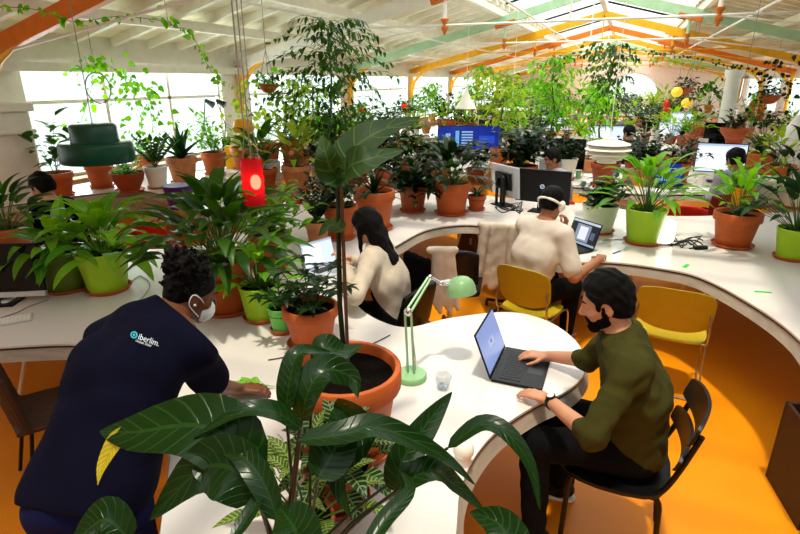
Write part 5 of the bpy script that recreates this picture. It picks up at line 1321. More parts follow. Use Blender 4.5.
def fn(f):
    f.ell(c+up*.034-fw*.016, (.086, .106, .1), fr); f.sub(c+fw*.11-up*.04, (.075, .08, .1), fr, .01)
    bk = [c-fw*.05, c-fw*.095-V((0, 0, .10)), J['nk']-dirn*.095-V((0, 0, .08)), J['nk']-dirn*.15-V((0, 0, .24)), J['nk']-dirn*.175-V((0, 0, .34))]
    for i in range(4):
        for u in (-.04, 0, .04): f.cap(bk[i]+sd*u, bk[i+1]+sd*u*(1 if i < 3 else .5), [.06, .05, .04, .034][i], [.05, .04, .034, .012][i], .03)
    for x in (-1, 1): f.cap(c+sd*x*.08+fw*.01+up*.02, c+sd*x*.075+fw*.01-V((0, 0, .2)), .02, .012)
garment(J, 'hair', M['hair'], .007, fn, (.003, 60), 1)
# --- smaller seated people
def small_person(label, hd, dirn, shirtm, skin='light', s=1.0, h=.012, hairm='hair', arms=None, lean=.05, seat=.46):
    dirn = V(dirn).normalized(); J = seated((hd.x-dirn.x*.2, hd.y-dirn.y*.2), facing(dirn.x, dirn.y), lean, s, seat)
    J['hd'] = hd; J['nk'] = hd-dirn*.07-V((0, 0, .16)); J['sl'] = J['nk']-J['rt']*.18-V((0, 0, .05)); J['sr'] = J['nk']+J['rt']*.18-V((0, 0, .05)); J['ch'] = J['pv'].lerp(J['nk'], .55)-dirn*.02
    body(J, label, SK[skin], h)
    def fn(f):
        torso(f, J, .018, w=1.02)
        for k in 'lr': arm(f, J, k, .018, 0, 1.7)
    garment(J, 'shirt', M[shirtm], h, fn, (.004, 25), cuts=[(J['nk']+V((0, 0, .05)), (0, 0, 1)), (J['pv']-V((0, 0, .04)), (0, 0, -1))])
    def fn(f):
        torso(f, J, .01, shoulders=False)
        for k in 'lr': leg(f, J, k, .014, 1.9)
    garment(J, 'trousers', M['jeans'], .014, fn, None, cuts=[(J['pv']+V((0, 0, .10)), V((0, 0, 1))-J['fw']*.8)])
    short_hair(J, .009, .02, nz=(.004, 50)); return J
small_person('person in a black top with dark tousled hair leaning down at the left window', dep(42, 187, 4.95), -crt*.8+cfw*.1, 'matblack', 'light', 1.0)
small_person('person in a pale grey shirt seen from behind in front of the big bright monitor', dep(735, 160, 6.5), cfw-crt*.1, 'grey_sh', 'tan', 1.05)
small_person('dark-haired person mostly hidden behind the tall black monitor', dep(552, 159, 6.9), -cfw*.3-crt, 'grey_sh', 'tan', 1.0)
small_person('person with black hair sitting beyond the white tiered pendant lamp', dep(629, 133, 9.6), cfw-crt*.4, 'black', 'tan', 1.0)
# ------------------------------------------------------------------ devices, lamps and small things
def noise_tex_screen(name, kind):
    m, nt, b, o = newmat(name); N = nt.nodes; Lk = nt.links
    tc = N.new('ShaderNodeTexCoord'); sp = N.new('ShaderNodeSeparateXYZ'); Lk.new(tc.outputs['UV'], sp.inputs[0])
    def rng(ch, a, c):
        g = N.new('ShaderNodeMath'); g.operation = 'GREATER_THAN'; g.inputs[1].default_value = a; Lk.new(sp.outputs[ch], g.inputs[0])
        l = N.new('ShaderNodeMath'); l.operation = 'LESS_THAN'; l.inputs[1].default_value = c; Lk.new(sp.outputs[ch], l.inputs[0])
        m_ = N.new('ShaderNodeMath'); m_.operation = 'MULTIPLY'; Lk.new(g.outputs[0], m_.inputs[0]); Lk.new(l.outputs[0], m_.inputs[1]); return m_.outputs[0]
    def rect(x0, x1, y0, y1):
        m_ = N.new('ShaderNodeMath'); m_.operation = 'MULTIPLY'; Lk.new(rng(0, x0, x1), m_.inputs[0]); Lk.new(rng(1, y0, y1), m_.inputs[1]); return m_.outputs[0]
    def mix(base, fac, col):
        x = N.new('ShaderNodeMixRGB'); Lk.new(fac, x.inputs[0]); x.inputs[2].default_value = srgb(col)+[1]
        if isinstance(base, str): x.inputs[1].default_value = srgb(base)+[1]
        else: Lk.new(base, x.inputs[1])
        return x.outputs[0]
    if kind == 'dialog':
        c = mix('9CB4F2', rect(0, 1, .0, .03), '404858'); c = mix(c, rect(.36, .64, .40, .60), 'B8C8F8'); c = mix(c, rect(.46, .54, .47, .55), '6A7CB8')
    elif kind == 'document':
        c = mix('101626', rect(0, 1, .9, 1), 'C8D4E4'); c = mix(c, rect(0, 1, .0, .09), '9FB8C8'); c = mix(c, rect(.2, .72, .12, .84), '8C98AC'); c = mix(c, rect(.32, .62, .2, .76), 'F2F4FA'); c = mix(c, rect(.76, .9, .3, .6), '5A667C')
    elif kind == 'sheet':
        c = mix('D8E4F8', rect(0, 1, .93, 1), 'A8BCD8'); c = mix(c, rect(.04, .6, .1, .86), 'F4F8FF'); c = mix(c, rect(.1, .3, .45, .47), 'AAB6CC'); c = mix(c, rect(.14, .5, .62, .64), 'B8C4DA')
    else:
        c = mix('0A2C9A', rect(.28, .34, .1, .8), '6FC0F0'); c = mix(c, rect(.12, .2, .35, .7), '7FC8F4')
        for i in range(6): c = mix(c, rect(.38, .56, .12+i*.12, .18+i*.12), '9FD0F4')
        c = mix(c, rect(.66, .9, .3, .6), '1E4FD0')
    Lk.new(c, b.inputs['Emission Color']); b.inputs['Emission Strength'].default_value = {'dialog': .75, 'sheet': 1.15, 'document': .9}.get(kind, .8)
    b.inputs['Base Color'].default_value = (.01, .01, .012, 1); b.inputs['Roughness'].default_value = .2
    return m
SCR = {k: noise_tex_screen('lit_screen_'+k, k) for k in ('dialog', 'document', 'sheet', 'blue')}
def quad_uv(name, vs, m, parent):
    me = bpy.data.meshes.new(name); me.from_pydata([tuple(v) for v in vs], [], [(0, 1, 2, 3)]); u = me.uv_layers.new(name='UVMap')
    for i, q in enumerate(((0, 0), (1, 0), (1, 1), (0, 1))): u.data[i].uv = q
    me.materials.append(m); me.update(); o = bpy.data.objects.new(name, me); COL.objects.link(o); o.parent = parent; return o
def rbox(b, c, d, rot=None): b.box(c, d, rot)
def laptop(hinge, rz, w, d, open_deg, scr, label, body='black', scale=1):
    """hinge: centre of the hinge line; +y local runs from hinge to the user"""
    t = empty('laptop', hinge, rz, label, 'laptop')
    b = MB(); b.box((0, d/2, .009), (w, d, .014)); bs = b.build('base', M[body], t, smooth=False, bevel=.003)
    b = MB()
    for r_ in range(5):
        for k in range(13): b.box((-w*.43+w*.86*(k+.5)/13, d*.14+d*.42*(r_+.5)/5, .0172), (w*.86/13*.82, d*.42/5*.8, .0025))
    b.build('keyboard', mat('key_caps', '26262A', .5) if body == 'black' else M['black'], bs, smooth=False)
    b = MB(); b.box((0, d*.78, .0165), (w*.34, d*.3, .001)); b.build('touchpad', M['grey'] if body != 'black' else mat('touchpad', '1A1A1E', .3), bs, smooth=False)
    a = R(open_deg); up = V((0, math.cos(a), math.sin(a))); nr = V((0, math.sin(a), -math.cos(a)))
    rot = Matrix((V((1, 0, 0)), nr, up)).transposed(); h = d*.98
    b = MB(); b.box(V((0, 0, .012))+up*h/2-nr*.004, (w, .007, h), rot); ld = b.build('lid', M[body], t, smooth=False, bevel=.002)
    c = V((0, 0, .012))-nr*0+nr*.0006; q = w/2-.008
    quad_uv('screen', [c+V((q, 0, 0))+up*.016, c+V((-q, 0, 0))+up*.016, c+V((-q, 0, 0))+up*(h-.008), c+V((q, 0, 0))+up*(h-.008)], SCR[scr], ld)
    return t
laptop(V((-.455, 2.50, .742)), facing(1, 0), .37, .25, 112, 'dialog', 'slim black laptop with a light blue screen on the rounded desk end')
g = at(579, 247, .742); laptop(g, facing(-.3, -1)-.45, .34, .24, 108, 'document', 'open dark laptop in front of the person with headphones')
g = at(322, 268, .742); laptop(g, facing(.95, -.35), .32, .22, 108, 'sheet', 'laptop in front of the long-haired person behind leaves', 'silver')
g = at(667, 185, .742); laptop(g, facing(0, -1)+.2, .42, .3, 100, 'blue', 'small dark laptop with a blue screen left of the bright monitor')
def monitor(p, rz, w, h, label, scr=None, front=True, case='black', standc='black', base=.14, tilt=6, back=None, chin=0):
    t = empty('monitor', p, rz, label, 'monitor'); a = R(tilt); up = V((0, math.sin(a)*-1, math.cos(a))); nr = V((0, math.cos(a), math.sin(a)))
    rot = Matrix((V((1, 0, 0)), nr, up)).transposed(); c = V((0, 0, base))+up*h/2
    b = MB(); b.box(c, (w, .03, h), rot); f = b.build('casing', M[case], t, smooth=False, bevel=.006)
    q = w/2-.014; z0 = .014+chin; pts = [c+nr*.0158+V((x, 0, 0))+up*z for x, z in ((q, -h/2+z0), (-q, -h/2+z0), (-q, h/2-.014), (q, h/2-.014))]
    quad_uv('screen', pts, SCR[scr] if scr else M['screenoff'], f)
    if chin: b = MB(); b.box(c-up*(h/2-chin/2)+nr*.006, (w*1.001, .03, chin), rot); b.build('chin', M['silver'], f, smooth=False)
    b = MB(); b.box((0, -.05, base*.6+h*.2), (.07, .02, base*1.2+h*.3)); b.box((0, -.03, .008), (.24, .2, .012)); b.build('stand', M[standc], t, smooth=False, bevel=.004)
    if back: back(t, c, nr, up, w, h)
    return t
M['screenoff'] = mat('dark_glossy_screen', '050507', .08, var=.1)
monitor(at(-1, 304, .74), facing(.5, -.86), .62, .36, 'large dark monitor with silver lower edge at the left edge of the near desk', None, case='black', base=.05, chin=.035)
monitor(at(716, 182, .74), facing(.0, -1), .66, .42, 'big bright white monitor on the worktop of the person in pale grey', 'sheet', base=.14)
def emblem(t, c, nr, up, w, h):
    b = MB(); r_ = frame(nr*-1, up); n = 24; ce = c-nr*.018
    b.tube([ce+V((math.cos(2*PI*i/n), 0, 0))*.022+up*math.sin(2*PI*i/n)*.022 for i in range(n)], .0035, 6, closed=True)
    for x in (-.007, .007): b.tube([ce+V((x, 0, 0))-up*.012, ce+V((x, 0, 0))+up*.012], .002, 5)
    b.tube([ce+V((-.007, 0, 0)), ce+V((.007, 0, 0))], .002, 5); b.build('emblem', M['emblem'], t)
M['emblem'] = emit('pale_blue_emblem', 'BFD4F0', .5)
monitor(at(541, 211, .74), facing(.25, 1)+.1, .62, .38, 'wide black monitor with a round pale emblem seen from behind, next to the headphones person', None, base=.10, back=emblem)
def vesa(t, c, nr, up, w, h):
    rot = Matrix((V((1, 0, 0)), nr, up)).transposed()
    b = MB(); b.box(c-nr*.03, (.3, .03, .2), rot); b.build('rear_shell', M['black'], t, smooth=False, bevel=.01)
    b = MB(); b.tube(catmull([c-nr*.06-V((.07, 0, 0))-V((0, 0, .3)), c-nr*.06-V((.07, 0, 0)), c-nr*.06+up*.06, c-nr*.06+V((.07, 0, 0)), c-nr*.06+V((.07, 0, 0))-V((0, 0, .3))], 24), .018, 8); b.build('stand_hoop', M['black'], t)
monitor(at(505, 205, .74), facing(.9, 1), .52, .36, 'silver monitor seen from behind with a black hoop stand, left of the tall black one', None, case='silver', base=.12, back=vesa)
# curved blue wide screen
p = at(468, 160, .74); t = empty('monitor', p, facing(0, -1)+.35, 'wide curved screen glowing blue in the middle of the hall', 'monitor'); W_ = 1.15; H_ = .42; n = 14
vs = []; fr_ = []; uvs = []
for i in range(n+1):
    u = i/n*2-1; x = -u*W_/2; y = .14*u*u
    for z in (0, H_): vs.append(V((x, y, .2+z)))
me = bpy.data.meshes.new('screen'); me.from_pydata([tuple(v) for v in vs], [], [(2*i, 2*i+2, 2*i+3, 2*i+1) for i in range(n)]); ul = me.uv_layers.new(name='UVMap')
for l in me.loops: ul.data[l.index].uv = ((l.vertex_index//2)/n, l.vertex_index % 2)
me.materials.append(SCR['blue']); so2 = bpy.data.objects.new('screen', me); COL.objects.link(so2); so2.parent = t; so2.location = (0, .012, 0)
b = MB(); vs = []
for i in range(n+1):
    u = i/n*2-1; x = -u*(W_/2+.012); y = .14*u*u
    for yy in (.008, -.03):
        for z in (-.012, H_+.012): vs.append(V((x, y+yy, .2+z)))
fs = []
for i in range(n):
    a = 4*i; e = a+4; fs += [(a, e, e+1, a+1), (a+2, a+3, e+3, e+2), (a, a+2, e+2, e), (a+1, e+1, e+3, a+3)]
fs += [(0, 1, 3, 2), (4*n, 4*n+2, 4*n+3, 4*n+1)]; b.add(vs, fs); b.build('casing', M['black'], t, smooth=False)
b = MB(); b.box((0, -.05, .15), (.08, .03, .3)); b.box((0, -.03, .008), (.34, .22, .014)); b.build('stand', M['black'], t, smooth=False)
for (px, py, w, h, rz, scr, lb, case) in [(433, 168, .42, .3, .5, None, 'white-framed small monitor left of the blue screen', 'silver'), (552, 134, .7, .4, 0, 'sheet', 'pale lit screen beyond the tall airy tree', 'black'), (604, 152, .7, .4, .15, 'sheet', 'lit screen left of the person beyond the tiered pendant', 'black'),
        (668, 142, .5, .32, 0, 'sheet', 'small lit screen above the white slatted chair', 'silver'), (680, 132, .6, .4, -.1, 'sheet', 'second of two small lit screens near the white slatted chair', 'silver'), (500, 144, .8, .42, .2, None, 'black monitor above the right end of the blue screen', 'black'),
        (487, 138, .5, .34, .2, None, 'silver computer back between potted plants above the blue screen', 'silver'), (536, 165, .5, .34, .1, None, 'black monitor among foliage right of the dense dark shrub', 'black'), (562, 178, .6, .45, .1, None, 'black monitor back left of the tiered pendant', 'black'), (714, 145, .5, .36, 0, None, 'dark square monitor back above the bright one', 'black')]:
    monitor(at(px, py, .74), facing(0, -1)+rz, w, h, lb, scr, case=case)
# --- mint desk lamp
p = at(411, 378, .74); t = empty('desk_lamp', p, 0, 'mint green articulated desk lamp between the biggest pot and the laptop', 'lamp')
b = MB(); b.lathe([(0, 0), (.078, 0), (.08, .004), (.08, .024), (.075, .03), (0, .031)], n=40); b.build('base', M['mintlamp'], t)
def LP(px, py, t_): return dep(px, py, t_)-p
tb = depth(p)
j0 = V((0, 0, .03)); j1 = V((0, 0, .30)); zj = LP(409, 311, 1); 
j1 = LP(408, 312, tb-.1); j2 = LP(430, 277, tb+.0); j3 = LP(441, 283, tb+.02); hd_ = LP(461, 288, tb+.05)
b = MB()
for s in (-.016, .016): b.tube([V((s, 0, .03)), j1+V((s, 0, 0))], .0065, 8)
b.build('lower_arm', M['mintlamp'], t)
b = MB(); sd = V((.012, .01, 0))
for s in (-1, 1): b.tube([j1+sd*s, j2+sd*s*.6], .0065, 8)
b.build('upper_arm', M['mintlamp'], t)
b = MB(); b.ell(j1, (.022, .014, .022)); b.ell(j2, (.013,)*3); b.ell(j3, (.012,)*3); b.tube([j2, j3, hd_.lerp(j3, .4)], .007, 8); b.build('joint', M['chrome'], t)
b = MB()
for s in (-.025, .025): b.tube([V((s, 0, .05)), V((s*.9, 0, .12)), j1-V((s*-.6, 0, .05))], .003, 6)
b.build('spring', M['steel'], t)
b = MB(); rr = Matrix.Rotation(R(-8), 3, 'Y'); sh = hd_
b.lathe([(.001, .062), (.02, .061), (.045, .052), (.064, .034), (.074, .008), (.077, -.02), (.078, -.026), (.074, -.026), (.07, .006), (.06, .03), (.04, .047), (.001, .055)], sh, 32, rot=rr); b.build('lamp_shade', M['mintlamp'], t)
b = MB(); b.tube([j3, sh+V((-.062, 0, .02))], [.012, .02], 10); b.ell(sh+V((-.07, 0, .02)), (.02, .018, .018)); b.build('socket', M['silver'], t)
b = MB(p); q0 = LP(404, 352, tb)+p; b.tube(catmull([p+V((-.05, .03, .004)), dep(388, 372, tb+.05), dep(372, 338, tb+.3)], 14), .003, 5)
# --- pendant lamps
def cord_to(b, top, px=None):
    z = slope_z(top.x)+.05; b.tube([top, V((top.x, top.y, z))], .0045, 6)
p = dep(97, 150, 5.0); t = empty('pendant_lamp', p, 0, 'big dark green stepped enamel pendant lamp near the left window', 'lamp')
b = MB(); pr = [(.0, .24), (.17, .24), (.19, .23), (.2, .215), (.205, .08), (.21, .075), (.29, .075), (.31, .065), (.318, .05), (.32, -.09), (.31, -.11), (.3, -.11), (.305, -.08), (.3, .045), (.19, .06), (.18, .21), (0, .22)]
pr = [(r_*1.0, z) for r_, z in pr]
b.lathe(pr, n=48); b.build('lamp_shade', M['greenlamp'], t)
b = MB(p); cord_to(b, p+V((0, 0, .23))); b.build('cord', M['wcable'], t)
b = MB(); b.lathe([(0, .2), (.03, .2), (.03, .02), (0, .02)], n=12); b.build('socket', M['black'], t)
p = dep(253, 182, 3.2); t = empty('pendant_lamp', p, 0, 'glowing red cylindrical glass pendant lamp above the leafy pots', 'lamp')
M['redglass'] = emit('lit_red_glass', 'FF1420', .55, 'D0101A')
def redmat():
    m, nt, b, o = newmat('red_glass_lit_inside'); b.inputs['Base Color'].default_value = srgb('A80C1C')+[1]; b.inputs['Roughness'].default_value = .25; b.inputs['Transmission Weight'].default_value = 0
    b.inputs['Emission Color'].default_value = srgb('E80E20')+[1]; b.inputs['Emission Strength'].default_value = .12; tr = nt.nodes.new('ShaderNodeBsdfTranslucent'); tr.inputs[0].default_value = srgb('C01828')+[1]
    ms = nt.nodes.new('ShaderNodeMixShader'); ms.inputs[0].default_value = .3; tp = nt.nodes.new('ShaderNodeBsdfTransparent'); tp.inputs[0].default_value = srgb('FFB8B0')+[1]; m3 = nt.nodes.new('ShaderNodeMixShader'); m3.inputs[0].default_value = .45; nt.links.new(b.outputs[0], m3.inputs[1]); nt.links.new(tp.outputs[0], m3.inputs[2]); nt.links.new(m3.outputs[0], ms.inputs[1]); nt.links.new(tr.outputs[0], ms.inputs[2]); nt.links.new(ms.outputs[0], o.inputs[0]); return m
b = MB(); r_ = .066; b.lathe([(r_, .135), (r_, -.135), (r_-.004, -.135), (r_-.004, .135)], n=32); b.v = b.v; sh_ = b.build('glass_shade', redmat(), t)
b = MB(); b.ell((.02, 0, .0), (.032, .032, .045)); b.build('bulb', emit('warm_bulb', 'FFD8B0', 30), t)
b = MB(p)
for s in (-.06, .06): b.tube([p+V((s, 0, .13)), p+V((s*.5, 0, .3)), V((p.x+s*.5, p.y, slope_z(p.x)+.1))], .003, 5)
b.tube([p+V((0, 0, .05)), V((p.x, p.y, slope_z(p.x)+.1))], .004, 5); b.build('cord', M['wcable'], t)
p = dep(608, 150, 5.6); t = empty('pendant_lamp', p, 0, 'white tiered pendant lamp of stacked discs in front of the far desks', 'lamp')
def tier(r0, r1, z0, z1, n='shade_disc'):
    b = MB(); b.lathe([(r0, z0), (r0+(r1-r0)*.55, z0-.008), (r1*.97, z1+.006), (r1, z1), (r1*.985, z1-.007), (r1*.94, z1-.001), (r0+(r1-r0)*.5, z0-.014), (r0, z0-.006)], n=44); b.build(n, M['lampwhite'], t)
tier(.05, .22, .1, .062); tier(.05, .235, .05, .008); tier(.05, .215, -.002, -.042); tier(.05, .15, -.06, -.09); tier(.04, .1, -.1, -.125)
b = MB(); b.lathe([(0, .12), (.06, .12), (.055, .06), (.05, -.06), (.04, -.12), (0, -.12)], n=24); b.build('core', M['lampwhite'], t)
b = MB(p); cord_to(b, p+V((0, 0, .1))); b.build('cord', M['lampwhite'], t)
p = dep(243, 127, 7.5); t = empty('pendant_lamp', p, 0, 'small mustard yellow pendant lamp before the window pier', 'lamp')
b = MB(); b.lathe([(0, .12), (.11, .1), (.13, .05), (.13, .02), (.15, .0), (.15, -.04), (.13, -.07), (.12, -.07), (.12, .05), (0, .09)], n=28); b.build('lamp_shade', M['yellow_p'], t)
b = MB(p); cord_to(b, p+V((0, 0, .1))); b.build('cord', M['wcable'], t)
p = dep(466, 102, 12); t = empty('pendant_lamp', p, 0, 'white cone pendant lamp with long cord above the blue screen', 'lamp')
b = MB(); b.lathe([(.03, .3), (.05, .2), (.14, .02), (.24, -.14), (.23, -.14), (.12, .03), (.03, .2)], n=28); b.build('lamp_shade', M['lampwhite'], t)
b = MB(p); cord_to(b, p+V((0, 0, .28))); b.build('cord', M['lampwhite'], t)
p = dep(512, 109, 12); t = empty('pendant_lamp', p, 0, 'wide flat white disc pendant lamp in the distance', 'lamp')
b = MB(); b.lathe([(0, .05), (.1, .05), (.38, 0), (.38, -.02), (0, .02)], n=28); b.build('lamp_shade', M['lampwhite'], t)
b = MB(p); cord_to(b, p+V((0, 0, .04))); b.build('cord', M['lampwhite'], t)
for px, py, lb in ((677, 92, 'yellow globe lamp hanging right of the arched window'), (687, 103, 'warm lit globe lamp low beside the yellow one')):
    p = dep(px, py, 14); t = empty('pendant_lamp', p, 0, lb, 'lamp'); b = MB(); b.ell((0, 0, 0), (.14, .14, .13)); b.build('globe', emit('globe_glow', 'FFC83A', .4), t); b = MB(p); cord_to(b, p+V((0, 0, .15))); b.build('cord', M['wcable'], t)
# wire hoop in the window
p = dep(98, 88, 7.3); b = MB(p); b.tube([p+V((0, .0, 0))+crt*.17*math.cos(2*PI*i/30)+V((0, 0, .2*math.sin(2*PI*i/30))) for i in range(30)], .009, 6, closed=True); b.tube([p+V((0, 0, .2)), V((p.x, p.y, slope_z(p.x)))], .004, 5)
tag(b.build('wire_hoop', M['wcable']), 'thin wire hoop hanging in the leaves of the left window', 'hoop')
# black task lamps by the window
for px, py, lb, sg in ((205, 112, 'black articulated task lamp left of the window pier', 1), (216, 112, 'second black task lamp with cone head touching the window pier', -1)):
    base = at(px+8, 158, .74); top = dep(px, py-12, depth(base)); t = empty('task_lamp', base, 0, lb, 'lamp'); k = top-base
    b = MB(); b.lathe([(0, 0), (.08, 0), (.08, .02), (0, .025)], n=20); b.build('base', M['black'], t)
    b = MB(); mid_ = V((-.12*sg, 0, k.z*.6)); b.tube([(0, 0, .02), mid_, k+V((0, 0, .0))], .011, 6); b.build('arm', M['black'], t)
    b = MB(); e = k+crt*.16+V((0, 0, -.1)); b.tube([k, e], [.03, .07], 12); b.build('lamp_shade', M['black'], t)
# glowing white cube lamp
p = at(661, 243, .742); t = empty('table_lamp', p, .4, 'glowing white rounded glass lamp on the desk beside the lime pot', 'lamp')
b = MB(); b.lathe([(0, .02), (.075, .02), (.098, .035), (.102, .09), (.1, .19), (.088, .215), (.05, .222), (0, .222)], n=36); b.build('glass_shade', emit('lit_white_glass', 'FFFBEC', 2.6), t)
b = MB(); b.lathe([(0, 0), (.085, 0), (.088, .018), (0, .02)], n=36); b.build('base', M['steel'], t)
p = at(463, 462, .742); t = empty('globe_lamp', p, 0, 'small white globe with a collar standing near the desk edge under the peace lily', 'lamp')
b = MB(); b.ell((0, 0, .06), (.042, .042, .042)); b.build('globe', M['lampwhite'], t); b = MB(); b.lathe([(0, 0), (.034, 0), (.03, .03), (0, .03)], n=24); b.build('base', M['lampwhite'], t)
# --- cloth: jackets, hoodie, wiping cloth
def drape(name, label, org, cols_, m, th=.012, cat='jacket', h=.01):
    f = SDF(.02)
    for a, b_, r0, r1 in cols_: f.cap(a, b_, r0, r1, .02)
    f.nz = (.002, 34); return tag(f.build(name, m, h, None, org, 2), label, cat)
q = dep(497, 223, 4.75)
ax = crt*.9-cfw*.25; cs = []
q = q-cfw*.1
for i in range(15):
    u = (i-7)/7; a = q+ax*u*.16+V((0, 0, -.02-.03*u*u)); cs.append((a-cfw*.008*(i % 3), a-cfw*.012*(i % 3)+V((u*.02-.01, 0, -.54-.03*math.sin(i*1.3))), .020, .019))
cs.append((q-ax*.17, q+ax*.17, .03, .03)); cs.append((q-ax*.13-cfw*.05, q-ax*.19-cfw*.06+V((0, 0, -.58)), .042, .034)); cs.append((q+ax*.12-cfw*.05, q+ax*.1-cfw*.07+V((0, 0, -.5)), .04, .032))
drape('hoodie', 'cream hoodie hung over a chair back at the desk bay', V((q.x, q.y, 0)), cs, M['cream'])
q = dep(437, 250, 4.15); cs = []
for i in range(8):
    u = i/7; a = q+crt*(u*.14-.02)+V((0, 0, -.02*u)); cs.append((a-cfw*.008*(i % 3), a+crt*.06*u+V((0, 0, -.44-.04*(i % 3))), .021, .02))
cs.append((q-crt*.06, q+crt*.14, .03, .03)); drape('jacket', 'cream jacket with hanging sleeve on the black office chair', V((q.x, q.y, 0)), cs, M['cream'])
q = dep(418, 255, 4.1); cs = []
for i in range(4): a = q+crt*(-.08+.05*i)+V((0, 0, -.02*i)); cs.append((a, a+V((0, 0, -.4)), .035, .03))
drape('jacket', 'black jacket hung beside the cream jacket on the office chair', V((q.x, q.y, 0)), cs, M['matblack'])
w0 = dep(252, 376, 2.53); w0.z = .755; b = MB(w0); rg = random.Random(2)
for i in range(7): b.leaf([w0+V((rg.uniform(-.05, .03), rg.uniform(-.03, .03), rg.uniform(0, .012))), w0+crt*rg.uniform(-.1, .05)+cfw*rg.uniform(-.04, .05)+V((0, 0, .03)), w0+crt*rg.uniform(-.17, .1)+cfw*rg.uniform(-.05, .09)+V((0, 0, -.006))], .07, base=.3, rows=2, n=8, wav=.03)
tag(b.build('wiping_cloth', M['clothg']) if 'clothg' in M else b.build('wiping_cloth', mat('green_microfibre', '6FA32C', .9, var=.2, scale=30)), 'green microfibre cloth under the hand of the bending person', 'cloth')
# --- small items on the foreground desk
p = at(443, 388, .742); t = empty('plastic_cup', p, 0, 'crumpled clear plastic cup lying near the desk lamp', 'cup')
b = MB(); rg = random.Random(8)
for k, (z0, z1, r0, r1) in enumerate(((0, .07, .028, .04),)):
    n = 14; vs = []; fs = []
    for i in range(6):
        for j in range(n): a = 2*PI*j/n; r_ = (r0+(r1-r0)*i/5)*(1+rg.uniform(-.16, .16)); vs.append(V((r_*math.cos(a), r_*math.sin(a), z0+(z1-z0)*i/5+rg.uniform(-.004, .004)+.004)))
    for i in range(5):
        for j in range(n): j2 = (j+1) % n; fs.append((i*n+j, i*n+j2, (i+1)*n+j2, (i+1)*n+j))
    fs.append(tuple(range(n))[::-1]); b.add(vs, fs)
b.build('wall', M['clear'], t, smooth=False)
b = MB(); b.box((0, 0, .012), (.045, .04, .012)); b.build('crushed_lid', M['clear'], t, smooth=False)
def cable(label, pts, r=.003, m='wcable', group=None, z=.745):
    P_ = [at(x, y, z) for x, y in pts]; o = P_[0]; b = MB(o); b.tube(catmull(P_, 40), r, 6); tag(b.build('cable', M[m]), label, 'cable', group)
cable('thin cable looped on the white desk left of the cleaner\'s cloth', [(268, 360), (300, 356), (330, 362), (372, 344), (390, 335)], m='cable')
cable('grey cable lying across the near desk between lime pot and cleaner', [(128, 285), (140, 276), (150, 285), (140, 300)])
cable('faint wire ring on the white desk under the arching leaf', [(246, 412), (244, 425), (258, 438), (282, 441), (278, 434)], .002)
cable('thin grey cable beside the mouse at the left edge', [(0, 318), (18, 312), (30, 306), (48, 300)], .0035)
cable('grey cable running from the laptop to the glowing lamp', [(603, 240), (625, 239), (645, 238), (662, 243)], .0035)
for i in range(6):
    rg = random.Random(i+50); cable('black cables tangled beside the glowing white lamp', [(668+rg.uniform(-3, 3), 238+rg.uniform(-2, 4))]+[(674+k*8+rg.uniform(-5, 5), 242+rg.uniform(-7, 6)) for k in range(4)], .005, 'cable', 'tangled black cables by the glowing lamp')
p = at(700, 249, .742); t = empty('power_adapter', p, .5, 'black power adapter at the end of the tangled cables', 'adapter'); b = MB(); b.box((0, 0, .015), (.12, .05, .028)); b.build('case', M['black'], t, smooth=False, bevel=.006); b = MB(); b.tube([(-.06, 0, .012), (-.1, .01, .006)], .006, 6); b.build('plug_lead', M['black'], t)
for i in range(10):
    rg = random.Random(i+90); cable('black cables tangled behind the silver monitor', [(497+rg.uniform(-3, 3), 205+rg.uniform(-3, 3)), (505+rg.uniform(-8, 8), 209+rg.uniform(-5, 5)), (515+rg.uniform(-8, 8), 206+rg.uniform(-6, 5)), (520, 212+rg.uniform(-4, 2))], .006, 'cable' if i % 3 else 'wcable', 'tangled cables behind the silver monitor')
p = at(617, 252, .746); b = MB(p); r_ = facing(.5, 1); d = crt*.05+cfw*.04; b.tube([p-d, p+d*.7, p+d], [.005, .005, .002], 8); tag(b.build('pen', mat('blue_pen', '1C4FA8', .4)), 'blue pen lying right of the hand of the headphones person', 'pen')
for (px, py, a, lb) in ((686, 266, 1.2, 'small piece of green tape on the desk edge behind the yellow chair'), (763, 292, .2, 'strip of green tape on the right desk edge')):
    p = at(px, py, .7405); b = MB(p); b.box(p+V((0, 0, .0006)), (.11, .03, .001), Matrix.Rotation(a, 3, 'Z')); tag(b.build('tape_strip', M['tape'], smooth=False), lb, 'tape')
p = at(268, 411, .7405); b = MB(p); b.box(p+V((0, 0, .0006)), (.12, .03, .001), Matrix.Rotation(.5, 3, 'Z'))
p = at(205, 420, .7405); b = MB(p); b.box(p+V((0, 0, .0006)), (.12, .02, .001), Matrix.Rotation(.6, 3, 'Z')); tag(b.build('tape_strip', M['tape'], smooth=False), 'green tape on the desk right of the cleaner\'s hip', 'tape')
# mouse and keyboard left edge
p = at(9, 302, .742); t = empty('computer_mouse', p, .3, 'light grey computer mouse below the left monitor', 'mouse'); b = MB(); b.ell((0, 0, .012), (.032, .055, .018)); b.build('shell', M['silver'], t); b = MB(); b.ell((0, .025, .028), (.004, .01, .004)); b.build('wheel', M['black'], t)
p = at(6, 322, .742); t = empty('keyboard', p, .9, 'flat white keyboard cut by the left edge', 'keyboard'); b = MB(); b.box((0, 0, .006), (.28, .12, .01)); kb = b.build('base', M['silver'], t, smooth=False, bevel=.003)
b = MB()
for i in range(4):
    for j in range(12): b.box((-.13+.26*(j+.5)/12, -.05+.1*(i+.5)/4, .0125), (.018, .02, .003))
b.build('keys', M['lampwhite'], kb, smooth=False)
